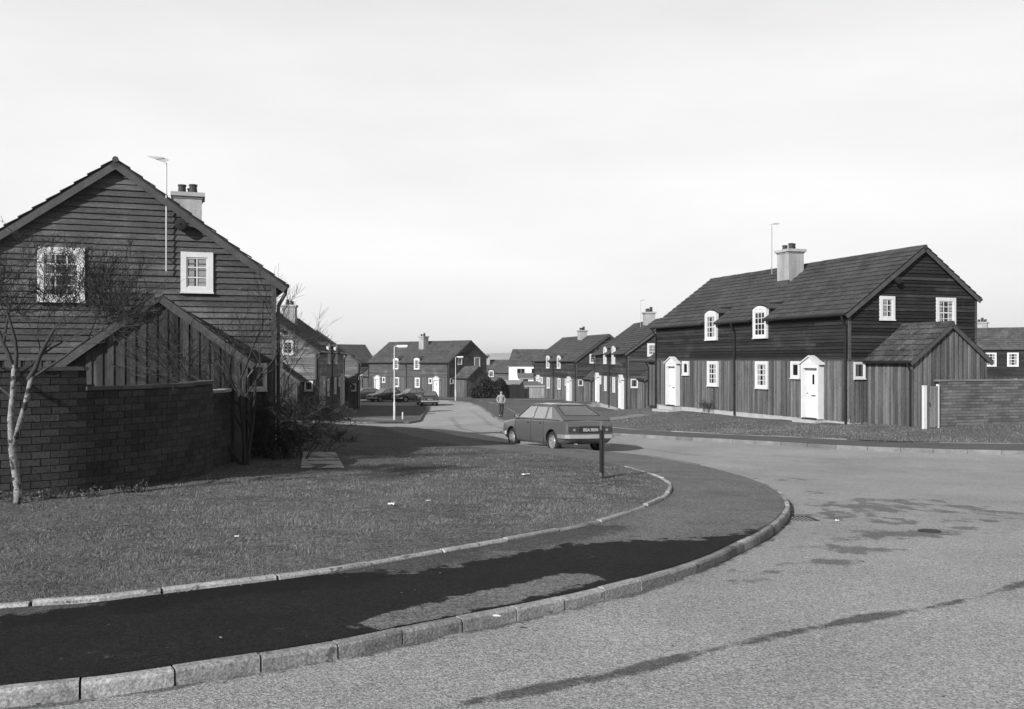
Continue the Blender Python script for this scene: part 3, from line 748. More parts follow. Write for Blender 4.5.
# ------------------------------------------------------------------ brick walls
def brick_wall(name, label, pts, ztops, base_tone, coping_tone, course=.125, bl=.42, thick=.22, step=.03):
    """pts: plan line of the visible face; ztops: world z of the top along it, one per stretch: [(from, to, z)] by arc length fraction"""
    C = smooth_curve(pts, .05); P, s = resample(C, step=.03); L = s[-1]
    root = empty(name, (P[0][0], P[0][1], gz(*P[0])), 0, label, 'wall')
    ox, oy, oz = root.location
    def at(q):
        return np.array([np.interp(q, s, P[:,0]), np.interp(q, s, P[:,1])])
    def frame(q):
        t = at(min(q+.05, L))-at(max(q-.05, 0)); t /= np.linalg.norm(t); return at(q), np.array([t[1], -t[0]])   # outwards = right of travel
    def top(q):
        for a, b, z in ztops:
            if q <= b*L+1e-6: return z
        return ztops[-1][2]
    core = MB(); br = MB(); cp = MB()
    def quadbox(mb, q0, q1, o0, o1, z0, z1, tone):
        (p0, n0), (p1, n1) = frame(q0), frame(q1)
        def V(p, n, o, z): return (p[0]+n[0]*o-ox, p[1]+n[1]*o-oy, z-oz)
        mb.hexa([V(p0,n0,o1,z0), V(p1,n1,o1,z0), V(p1,n1,o0,z0), V(p0,n0,o0,z0), V(p0,n0,o1,z1), V(p1,n1,o1,z1), V(p1,n1,o0,z1), V(p0,n0,o0,z1)], 0, tone)
    for a, b, z in ztops:
        q = a*L
        while q < b*L-1e-6:
            q1 = min(q+.15, b*L); quadbox(core, q, q1, -thick+.005, -.014, min(gz(*at(q)), gz(*at(q1)))-.3, z-.03, .3); q = q1
        q = a*L-.015
        while q < b*L-1e-6:
            q1 = min(q+.6, b*L+.015); quadbox(cp, max(q,0), min(q1,L)-.006, -thick-.03, .035, z-.031, z+.025+random.uniform(-.004,.004), random.random()); q = q1
    zt = max(z for _, _, z in ztops); k = 0
    z = zt-.03
    zmin = min(gz(*at(q)) for q in np.linspace(0, L, 12))-.15
    while z > zmin:
        q = -random.random()*.02-(bl/2 if k % 2 else 0)
        while q < L:
            q0, q1 = max(q, 0), min(q+bl-.012, L)
            if q1-q0 > .02 and z <= top((q0+q1)/2)-.029:
                n = 2 if bl > .3 else 1
                for i in range(n):
                    a_, b_ = q0+(q1-q0)*i/n, q0+(q1-q0)*(i+1)/n
                    if i == 0: tn = random.random(); o = random.uniform(-.002, .004)
                    quadbox(br, a_, b_, -thick, o, z-course+.013, z, tn)
            q += bl
        z -= course; k += 1
    core.build('mortar', G('mortar', .015, .2, 8, fine=(50,.3), rough=.95), root)
    br.build('brickwork', G('brick %.3f' % base_tone, base_tone, .4, .9, fine=(30,.5), tone=.3, rough=.9, bump=(45,.6,.006), spots=(4,.70,base_tone*2.4), spec=.2), root)
    cp.build('coping', G('coping %.3f' % coping_tone, coping_tone, .3, 2, fine=(40,.3), tone=.3, rough=.9), root)
    return root
brick_wall('brick_wall', 'tall curved dark brick garden wall beside the birch, in front of the near left house',
           [(-14,10.6),(-9.6,12.5),(-7.39,13.45),(-6.92,13.75),(-6.43,14.22),(-5.94,15.04),(-5.64,15.9),(-5.52,16.84),(-5.64,17.75),(-5.72,17.95)],
           [(0,.681,EYE-.12),(.681,.868,EYE-.42),(.868,1,EYE-.40)], .036, .07, course=.108, bl=.26)
brick_wall('brick_wall', 'short lower length of brick wall with pale coping behind the end of the curved wall',
           [(-5.80,17.98),(-5.70,18.6),(-5.8,19.4),(-6.1,20.6)], [(0,1,EYE-.60)], .035, .20, course=.108, bl=.26)
brick_wall('brick_wall', 'long straight weathered brick garden wall running out at the right edge beside the plank gate',
           [(14.95,32.9),(18,33.93),(24,35.95),(32,38.6)], [(0,1,EYE-.70)], .105, .16, course=.105, bl=.40)

# ------------------------------------------------------------------ gate by the outhouse
def dirv(a): a = math.radians(a); return math.cos(a), math.sin(a)
gr = empty('garden_gate', (14.30,32.62,gz(14.3,32.62)+.1), math.atan2(.319,.948), 'plank gate with white posts between the right outhouse and the brick wall', 'gate')
mb = MB(); vboards(mb, lambda a, z, o: (a, -o, z), .13, .55, .06, 1.5, w=.105); mb.box(.13,.55,-.005,.02,.3,.38); mb.box(.13,.55,-.005,.02,1.2,1.28); mb.build('gate_boards', vboard_mat('0.150', .15), gr)
mb = MB(); mb.box(-.04,.09,-.04,.06,-.2,1.50); mb.box(-.045,.095,-.045,.065,1.50,1.53); mb.build('gate_post', white, gr)
mb = MB(); mb.box(.565,.625,-.04,.05,-.2,1.57); mb.build('gate_post', white, gr)
mb = MB(); mb.tube([(.2,-.06,.8),(.2,-.06,.95)], .012, 6); mb.build('latch', blackp, gr)

# ------------------------------------------------------------------ street lamps
def lamp(loc, label, yaw=0):
    r = empty('street_lamp', loc, yaw, label, 'street lamp', 'street lamps')
    mb = MB(); mb.lathe((0,0,-.1), (0,0,1), [(0,.07),(1.15,.07),(1.2,.055),(1.25,.045),(4.55,.032),(4.6,.032)], 12); mb.build('pole', lampw, r, smooth=True)
    mb = MB(); mb.tube([(0,0,4.45),(.06,0,4.52),(.2,0,4.54)], .025, 8); mb.build('bracket', lampw, r)
    mb = MB(); mb.hexa([(.16,-.09,4.47),(.82,-.07,4.5),(.82,.07,4.5),(.16,.09,4.47),(.16,-.08,4.6),(.8,-.05,4.6),(.8,.05,4.6),(.16,.08,4.6)]); mb.build('lantern', G('lantern body', .5, .1, 4, rough=.4), r)
    mb = MB(); mb.box(.22,.76,-.06,.06,4.43,4.475); mb.build('lens', G('lantern lens', .35, .1, 8, rough=.2), r)
    mb = MB(); mb.box(-.05,.05,-.088,-.08,.35,.85); mb.build('access_door', G('lamp door', .45), r)
    return r
lamp((-7.22,57.7,gz(-7.22,57.7)+.12), 'tall pale street lamp on the grass verge at the mouth of the side road')
lamp((-5.85,97.5,gz(-5.85,97.5)+.1), 'pale street lamp beside the outhouse of the house closing the street')
def small_post(loc, h, r_, label):
    mb = MB(); mb.lathe((0,0,-.1), (0,0,1), [(0,r_),(h,r_),(h+.1,r_*.95),(h+.13,r_*.5),(h+.135,.001)], 10)
    o = mb.build('bollard', lampw, smooth=True); o.location = loc
    tag(o, label, 'post')
small_post((-6.85,58.9,gz(-6.85,58.9)+.12), .42, .05, 'short white post on the verge just right of the tall street lamp')

# ------------------------------------------------------------------ dark marker post in the near lawn
r = empty('marker_post', (1.645,17.3,gz(1.645,17.3)+.1), math.radians(8), 'short dark timber post with a narrow board standing in the lawn before the hatchback car', 'post')
pm = G('dark stained timber', .018, .3, 6, (3,3,.5), fine=(40,.3), rough=.7)
mb = MB(); mb.box(.0,.05,-.03,.03,-.2,.98); mb.build('post', pm, r)
mb = MB(); mb.box(-.026,-.003,-.05,.05,.12,.90); mb.build('board', pm, r)
mb = MB(); mb.box(-.026,.012,-.02,.02,.90,1.06); mb.build('end_plate', G('weathered metal', .12, .2, 10, rough=.6), r)
mb = MB(); mb.box(-.028,-.003,-.04,.04,.05,.118); mb.build('foot_block', G('weathered metal', .12), r)

# ------------------------------------------------------------------ ironwork
g = empty('gully_grate', (3.72,12.28,gz(3.72,12.28)+.004), math.radians(8), 'iron gully grate in the road at the foot of the near kerb', 'drain')
iron = G('cast iron', .03, .3, 20, rough=.6, metal=.3)
mb = MB()
for a in (-.24,.2): mb.box(a,a+.04,-.2,.2,-.01,.005)
for a in (-.2,.16): mb.box(-.2,.2,a,a+.04,-.01,.0049)
mb.build('frame', iron, g)
mb = MB()
for i in range(7): mb.box(-.185+i*.057,-.166+i*.057,-.158,.158,-.008,.0045)
mb.build('bars', G('worn cast iron', .22, .2, 20, rough=.5), g)
mb = MB(); mb.box(-.198,.198,-.158,.158,.0005,.0012); mb.build('sump', G('sump', .003), g)
g = empty('manhole_cover', (4.93,11.1,gz(4.93,11.1)+.004), .5, 'small round iron cover set in the road among damp patches', 'manhole cover')
mb = MB(); mb.lathe((0,0,0), (0,0,1), [(0,.13),(.008,.13),(.008,.11)], 20); mb.build('frame', iron, g)
mb = MB(); mb.lathe((0,0,0), (0,0,1), [(.006,.105),(.009,.105),(.010,.10),(.010,.001)], 20); mb.build('lid', iron, g)

# ------------------------------------------------------------------ litter
def litter(x, y, dz, s, label, n=7, tone=.7):
    mb = MB(); V = []; N_ = n
    for i in range(N_):
        for j in range(N_):
            u, v = i/(N_-1)-.5, j/(N_-1)-.5
            V.append((u*s*(1+.2*math.sin(3*v*7)), v*s*.7, .012+.25*s*abs(math.sin(i*1.7+j*.9))*.4+random.uniform(0,.1)*s))
    F = [(i*N_+j, (i+1)*N_+j, (i+1)*N_+j+1, i*N_+j+1) for i in range(N_-1) for j in range(N_-1)]
    mb.add(V, F); o = mb.build('paper_scrap', G('litter paper', .62, .1, 9, rough=.8)); o.location = (x, y, gz(x, y)+dz); o.rotation_euler = (0,0,random.uniform(0,6))
    tag(o, label, 'litter')
litter(-1.64, 12.75, .13, .12, 'crumpled white paper scrap in the middle of the near lawn')
litter(-1.18, 13.2, .13, .07, 'smallest white scrap on the lawn, just right of the crumpled paper')
litter(-.10, 6.22, .12, .05, 'white curl of paper lying on the top edge of the near kerb')
litter(-2.9, 9.9, .13, .06, 'pale flat scrap on the lawn nearest the edging stones at left')
litter(.25, 17.4, .13, .16, 'thin pale scrap on the lawn left of the dark marker post')
litter(2.2, 9.7, .004, .05, 'small white scrap on the road close to the outside of the kerb bend')
litter(4.15, 12.0, .004, .07, 'pale paper scrap on the road right of the gully grate')

# ------------------------------------------------------------------ shrubs, hedge, bare trees
def branch_tree(name, label, cat, loc, stems, depth, seed, mats, spread=.55, ratio=.72, kids=(2,4), gravity=.02, twig_r=.006, minlen=.12, up=.15, lean=None, r0split=.02, group=None):
    rnd = random.Random(seed); root = empty(name, loc, 0, label, cat, group)
    tr = MB(); cr = MB()
    def grow(p, d, L, r, lev):
        n = 4 if lev == 0 else 3; path = [p.copy()]; rad = [r]; q = p.copy(); dd = d.copy()
        for i in range(n):
            dd = (dd+Vector((rnd.gauss(0,.13), rnd.gauss(0,.13), rnd.gauss(0,.09)+up*.25))).normalized()
            q = q+dd*(L/n); path.append(q.copy()); rad.append(r*(1-.45*(i+1)/n))
        big = r > r0split
        (tr if big else cr).tube(path, rad, 8 if r > .03 else (5 if big else 3), tone=rnd.random(), caps=False)
        if lev >= depth or L < minlen: return
        nk = rnd.randint(*kids)+(1 if lev >= 1 else 0)
        for k in range(nk):
            f = rnd.uniform(.3, 1) if k else 1
            i = min(int(f*n), n-1); t = f*n-i; b = path[i].lerp(path[i+1], t) if k else path[-1]
            ax = Vector((rnd.gauss(0,1), rnd.gauss(0,1), rnd.gauss(0,.5)))
            nd = (dd*(1-spread*.5)+ax.normalized()*spread+Vector((0,0,up))).normalized()
            if lean: nd = (nd+Vector(lean)*.12).normalized()
            grow(b, nd, L*rnd.uniform(ratio-.15, ratio+.1), max(rad[i]*rnd.uniform(.5,.72), twig_r), lev+1)
    for (p, d, L, r) in stems: grow(Vector(p), Vector(d).normalized(), L, r, 0)
    if tr.v: tr.build('trunk', mats[0], root, smooth=True)
    cr.build('twigs', mats[1], root)
    return root
bx, by = -6.86, 12.95
birch = branch_tree('birch_tree', 'small bare birch with white bark before the curved brick wall', 'tree', (bx,by,gz(bx,by)+.08),
    [((-.02,0,1.9), (-.25,.1,1), .75, .038), ((.2,0,1.75), (.6,.12,1), .8, .036), ((.02,0,1.9), (.1,-.1,1), .8, .03), ((-.02,0,1.5), (-.8,.2,.6), .9, .024), ((.3,0,1.8), (1,.25,.7), .85, .022), ((0,0,1.7), (.3,.7,.8), .8, .022)],
    6, 11, (twigm, twigm), spread=.58, ratio=.75, kids=(2,3), twig_r=.0035, up=.08, minlen=.15)
mb = MB()
mb.tube([(.06,0,-.15),(.05,0,.25),(-.03,0,.8),(-.05,0,1.2),(-.02,0,1.55),(0,0,1.95)], [.062,.052,.046,.040,.034,.030], 10)
mb.tube([(0,0,.85),(.06,0,1.1),(.15,0,1.4),(.24,0,1.8)], [.036,.034,.032,.030], 8)
mb.build('stem', barkw, birch, smooth=True)
bx, by = -5.35, 18.8
branch_tree('bare_tree', 'taller bare tree with crooked limbs behind the lower brick wall', 'tree', (bx,by,gz(bx,by)+.08),
    [((0,0,0),(-.25,.0,1),1.8,.05),((.05,0,0),(.12,.1,1),1.7,.04),((-.05,.05,0),(-.6,0,1),1.7,.04),((0,0,1.2),(-1,-.2,.45),1.4,.028),((0,.05,1.4),(.6,.1,.9),1.1,.022)],
    4, 23, (barkd, twigm), spread=.55, ratio=.68, kids=(2,4), twig_r=.0042, up=.10)
branch_tree('bare_shrub', 'low tangled bare shrub growing against the dark wall below the outhouse window', 'shrub', (-4.9,20.4,gz(-4.9,20.4)+.08),
    [((random.uniform(-.5,.4), random.uniform(-.3,.4), 0), (random.gauss(0,.5), random.gauss(0,.4), 1), .75, .016) for _ in range(13)],
    4, 5, (barkd, twigm), spread=.65, ratio=.72, kids=(2,4), twig_r=.0045, up=.05)
branch_tree('bare_tree', 'small bare tree between the near left house and the pale gable behind it', 'tree', (-10.9,44,gz(-10.9,44)+.1),
    [((0,0,0),(.0,0,1),2.6,.06),((0,0,2.0),(.6,.1,1),1.1,.03),((0,0,2.3),(-.4,.1,1),1.1,.03)], 4, 31, (barkd, twigm), spread=.6, ratio=.68, kids=(2,3), twig_r=.007, up=.08)
branch_tree('bare_shrub', 'low straggly shrub at the foot of the white plinth of the near right house', 'shrub', (9.25,44.8,gz(9.25,44.8)+.1),
    [((random.uniform(-.3,.3), random.uniform(-.3,.3), 0), (random.gauss(0,.5), random.gauss(0,.5), 1), .35, .01) for _ in range(8)], 3, 8, (barkd, twigm), spread=.7, kids=(2,3), twig_r=.006)

leafm = G('evergreen leaf', .014, .3, 3, tone=.6, rough=.7)
weedm = G('weed leaf', .07, .3, 6, tone=.5, rough=.8)
def leaf_cloud(name, label, cat, loc, blobs, n, size, mat, seed, hollow=.55, stem=True, kind=None, group=None):
    rg = np.random.default_rng(seed); root = empty(name, loc, 0, label, cat, group) if not kind else None
    V = []; w = np.array([b[3]*b[4]*b[5] for b in blobs]); w /= w.sum()
    for b, k in zip(blobs, rg.multinomial(n, w)):
        d = rg.normal(size=(k,3)); d /= np.linalg.norm(d, axis=1)[:,None]
        r_ = hollow+(1-hollow)*rg.random(k)**.5
        bump = 1+.16*np.sin(d[:,0]*5+b[0]*3)+.13*np.sin(d[:,1]*7+d[:,2]*6)
        c = np.array(b[:3])+d*r_[:,None]*bump[:,None]*np.array(b[3:6]); V.append(c)
    c = np.concatenate(V); c = c[c[:,2] > .02]; k = len(c)
    a = rg.normal(size=(k,3)); a /= np.linalg.norm(a, axis=1)[:,None]; q = rg.normal(size=(k,3)); q = np.cross(a, q); q /= np.linalg.norm(q, axis=1)[:,None]
    s = size*rg.uniform(.6,1.4,k)[:,None]
    P = np.stack([c-a*s, c+q*s*.5, c+a*s, c-q*s*.5], 1).reshape(-1, 3)
    o = mesh_np('foliage' if root else name, P, np.arange(4*k).reshape(-1, 4), mat, tone=np.repeat(rg.random(k), 4), parent=root, kind=kind)
    if root and stem:
        mb = MB()
        for b in blobs: mb.tube([(b[0]*.6,b[1]*.6,-.1),(b[0]*.9,b[1]*.9,max(b[2],.3))], [.05,.02], 5)
        mb.build('stem', barkd, root)
    return root or o
gzz = lambda x, y: (x, y, gz(x, y)+.1)
leaf_cloud('evergreen_shrub', 'dark evergreen bush in the corner between curved wall and near left house', 'shrub', gzz(-5.15,20.2), [(0,.1,.3,.6,.5,.42),(.3,.5,.4,.4,.4,.55),(-.35,.4,.45,.35,.35,.6),(.05,1.2,.4,.4,.4,.5)], 2200, .035, leafm, 3, hollow=.1)
branch_tree('bare_shrub', 'low dark bare shrub at the corner of the near left house by its door case', 'shrub', gzz(-4.8,23.0), [((random.uniform(-.4,.4), random.uniform(-.4,.4), 0), (random.gauss(0,.6), random.gauss(0,.6), 1), .35, .01) for _ in range(12)], 3, 77, (barkd, twigm), spread=.7, kids=(3,4), twig_r=.005)
leaf_cloud('hedge_bush', 'big dark bush beside the outhouse of the house closing the street', 'hedge', gzz(-1.8,104.5), [(-1.0,0,.9,1.2,1.3,1.35),(.4,.3,.8,1.3,1.2,1.2),(1.5,.6,.6,1.0,1,.95),(-1.9,-.2,.6,.9,.9,.9),(.2,-.5,.5,1.6,.8,.8)], 12000, .12, leafm, 6)
leaf_cloud('evergreen_shrub', 'dark shrub under the gable of the second house on the left', 'shrub', gzz(-11.6,55.2), [(0,0,.3,.9,.5,.5),(1,.2,.2,.6,.5,.35)], 2500, .06, leafm, 9)
for i, (x, y, w_, lb) in enumerate([(-7.25,13.05,.34,'pale leafy weeds at the foot of the birch trunk'),(-6.75,13.35,.32,'pale leafy weeds against the curved wall right of the birch'),(-6.3,13.75,.28,'pale leafy weeds against the wall at the step in its coping'),(-5.85,14.35,.22,'small tuft of weeds farthest along the foot of the curved wall')]):
    leaf_cloud('weed_clump', lb, 'weeds', gzz(x,y), [(0,0,.05,w_,.14,.09),(.15,.05,.06,.15,.12,.13)], 420, .02, weedm, 40+i, hollow=.2, stem=False)

# ------------------------------------------------------------------ fence, garage, sheds in the middle distance
def put(root, mb, name, mat): return mb.build(name, mat, root)
fr = empty('timber_fence', gzz(-.26,103.5), math.radians(-2), 'dark close-boarded fence between the hedge and the pale wooden garage', 'fence')
mb = MB(); vboards(mb, lambda a, z, o: (a,-o,z), 0, 1.6, .0, 1.55, w=.12); mb.build('boards', G('creosoted boards', .012, .2, 5, tone=.3), fr)
mb = MB(); [mb.box(x,x+.08,.02,.1,-.2,1.6) for x in (0,.76,1.52)]; mb.build('fence_posts', G('creosoted posts', .02), fr)
plain_house('garage', 'low wooden garage with pale roof edge in front of the white rendered house', 'garage', (1.38,104.2,gz(1.4,104)-.1), -4, 2.6, 4.5, 1.65, .4, vboard_mat('pale', .15), G('felt roof', .12, .2, 2), over=.2, wins=[])
plain_house('garden_shed', 'garden shed with pale sloping roof above the dark hedge', 'shed', (-2.2,112.5,gz(-2,112)-.1), -24, 3.0, 3.0, 1.45, .7, vboard_mat('pale', .15), G('pale roofing sheet', .2, .2, 2, rough=.7), over=.25)
plain_house('garden_shed', 'small white gabled shed at the front of the white rendered house', 'shed', (.9,118,gz(1,118)+.6), 0, 2.6, 2.2, 1.7, .55, wh, G('felt roof', .12, .2, 2), over=.2, door=(.5,1.1,1.5))
cp = tag(MB(), None) if False else None
mb = MB(); mb.box(-.05,.05,-.05,.05,-.2,1.9); mb.box(-.5,.5,-.03,.03,1.8,1.86); o = mb.build('clothes_post', G('grey painted post', .4)); o.location = gzz(26.0,48.5); o.rotation_euler = (0,0,.6)
tag(o, 'grey clothes-line post in the garden behind the right brick wall', 'post')

# ------------------------------------------------------------------ grass blades
def grass():
    poly = np.array([tuple(p) for p in thin(offset(cE1, .02))]+g1x)
    spots_ = []
    for (x0,x1,y0,y1,dens) in [(-6,1,6.3,9,5200),(-8,3,9,12,3300),(-9,3.2,12,16,1700),(-8,3.2,16,20,600),(-6,3,20,26,260),(-6,1,26,34,60)]:
        n = int((x1-x0)*(y1-y0)*dens); x = RNG.uniform(x0,x1,n); y = RNG.uniform(y0,y1,n)
        k = (np.abs(x+.2) < y*.56+.3) & inside(x, y, poly)
        # clear of the walls and the house
        k &= seg_dist(x, y, [(-9.6,12.5),(-7.39,13.45),(-6.43,14.22),(-5.64,15.9),(-5.52,16.84),(-5.64,17.75)]) > .05
        k &= ~((x < -5.6) & (y > 14.2)) & ~((x < -6.6) & (y > 13.6))
        spots_.append(np.c_[x[k], y[k]])
    # ragged tufts leaning over the edging stones
    e = cE1[(cE1[:,1] > 6.4) & (cE1[:,1] < 20) & (cE1[:,0] > -4.5)]
    i = RNG.integers(0, len(e), 5000); cl = np.sin(np.arange(len(e))*.11)+np.sin(np.arange(len(e))*.037)
    i = i[(cl[i] > .2)]
    spots_.append(offset(cE1, .07)[np.searchsorted(cE1[:,1]*0+np.arange(len(cE1)), 0)+np.flatnonzero((cE1[:,1] > 6.4) & (cE1[:,1] < 20) & (cE1[:,0] > -4.5))[i]]+RNG.normal(0,.02,(len(i),2)))
    S = np.concatenate(spots_); n = len(S); z = gz_arr(S[:,0], S[:,1])+.105
    d = np.hypot(S[:,0], S[:,1]); clump = np.sin(S[:,0]*2.3+1.3*np.sin(S[:,1]*1.7))+np.sin(S[:,1]*3.1+S[:,0]*1.1)
    big = np.sin(S[:,0]*.9+2*np.sin(S[:,1]*.45))*np.sin(S[:,1]*.8+1.1*S[:,0]*.3)
    h = RNG.uniform(.014,.045,n)*(1+.05*clump+.2*big)*np.where(RNG.random(n) < .02, 1.9, 1); w = RNG.uniform(.0018,.0035,n)*np.maximum(1, d/8)
    a = RNG.uniform(0,2*np.pi,n); l = RNG.uniform(.1,1.1,n)*h; b = RNG.uniform(0,2*np.pi,n)
    P = np.empty((n,3,3)); c, s = np.cos(a)*w, np.sin(a)*w
    P[:,0] = np.c_[S[:,0]-c, S[:,1]-s, z]; P[:,1] = np.c_[S[:,0]+c, S[:,1]+s, z]; P[:,2] = np.c_[S[:,0]+np.cos(b)*l, S[:,1]+np.sin(b)*l, z+h]
    t = np.clip(RNG.random(n)*.85+.02*clump+.06+.06*big, 0, 1); T_ = np.repeat(t, 3)
    o = mesh_np('grass_blades', P.reshape(-1,3), np.arange(3*n).reshape(-1,3), G('grass blade', .135, .2, .8, fine=None, tone=.6, rough=.8, spec=.2), tone=T_, kind='stuff')
    tag(o, 'short rough winter grass on the near lawn', 'grass')
grass()
def far_grass():
    poly = np.array([tuple(p) for p in thin(offset(cE3, -.02))]+[(-70,175),(95,175),(95,19)]); Q = []
    for (x0,x1,y0,y1,dens) in [(5,24,28,36,260),(2,14,34,50,150),(-1,8,50,66,40)]:
        n = int((x1-x0)*(y1-y0)*dens); x = RNG.uniform(x0,x1,n); y = RNG.uniform(y0,y1,n)
        s, c = math.sin(math.radians(-18.6)), math.cos(math.radians(-18.6))
        u = (x-12.7)*s+(y-35.4)*c; w_ = (x-12.7)*c-(y-35.4)*s
        k = inside(x, y, poly) & ~((u > -.05) & (w_ > -.75)) & ~((u > -2.5) & (u <= -.05) & (w_ > .65)) & ~((u > -3.05) & (u <= -2.5) & (w_ > 1.3)) & (x < y*.56)
        Q.append(np.c_[x[k], y[k]])
    S = np.concatenate(Q); n = len(S); z = gz_arr(S[:,0], S[:,1])+.10
    h = RNG.uniform(.03,.075,n); w = RNG.uniform(.008,.018,n); a = RNG.uniform(0,6.28,n); b = RNG.uniform(0,6.28,n); l = RNG.uniform(.1,1,n)*h
    P = np.empty((n,3,3)); c, s = np.cos(a)*w, np.sin(a)*w
    P[:,0] = np.c_[S[:,0]-c, S[:,1]-s, z]; P[:,1] = np.c_[S[:,0]+c, S[:,1]+s, z]; P[:,2] = np.c_[S[:,0]+np.cos(b)*l, S[:,1]+np.sin(b)*l, z+h]
    o = mesh_np('grass_blades', P.reshape(-1,3), np.arange(3*n).reshape(-1,3), G('grass blade', .135), tone=np.repeat(RNG.random(n)*.9, 3), kind='stuff')
    tag(o, 'short winter grass before the right-hand houses', 'grass')
far_grass()
def debris():
    rg = np.random.default_rng(5); P = []
    k1 = cK1[(cK1[:,1] > 4.6) & (cK1[:,1] < 17) & (cK1[:,0] > -4)]; e1 = cE1[(cE1[:,1] > 6.3) & (cE1[:,1] < 17) & (cE1[:,0] > -5)]
    for C, off, sd, n, dz in ((offset(k1, -.06), 0, .035, 170, .004), (offset(e1, -.06), 0, .03, 150, .104), (offset(k1, -.5), 0, .4, 60, .004), (offset(e1, -.8), 0, .45, 60, .104)):
        i = rg.integers(0, len(C), n); p = C[i]+rg.normal(0, sd, (n, 2)); P.append(np.c_[p, gz_arr(p[:,0], p[:,1])+dz])
    P = np.concatenate(P); n = len(P); a = rg.uniform(0, 6.28, n); s = rg.uniform(.006, .018, n)
    Q = np.empty((n,4,3))
    for k in range(4):
        an = a+k*math.pi/2; r = s*(1 if k % 2 else .5); Q[:,k] = P+np.c_[np.cos(an)*r, np.sin(an)*r, rg.uniform(.001,.008,n)]
    o = mesh_np('leaf_litter', Q.reshape(-1,3), np.arange(4*n).reshape(-1,4), G('dead leaves', .10, .3, 6, fine=None, tone=.9, rough=.9), tone=np.repeat(rg.random(n), 4), kind='stuff')
    tag(o, 'small dead leaves and grit along the kerb and edging', 'leaves')
debris()
# ------------------------------------------------------------------ cars
def on_ground(o, x, y, head, dz=0):
    t = math.radians(head); f = Vector((math.sin(t), math.cos(t), 0)); r = Vector((math.cos(t), -math.sin(t), 0))
    zf = gz(x+f.x*1.3, y+f.y*1.3); zb = gz(x-f.x*1.3, y-f.y*1.3); zr = gz(x+r.x*.7, y+r.y*.7); zl = gz(x-r.x*.7, y-r.y*.7)
    f.z = (zf-zb)/2.6; r.z = (zr-zl)/1.4; f.normalize(); r = (r-f*r.dot(f)).normalized(); u = r.cross(f)
    M = Matrix((r, f, u)).transposed().to_4x4(); M.translation = Vector((x, y, (zf+zb)/2+dz)); o.matrix_world = M

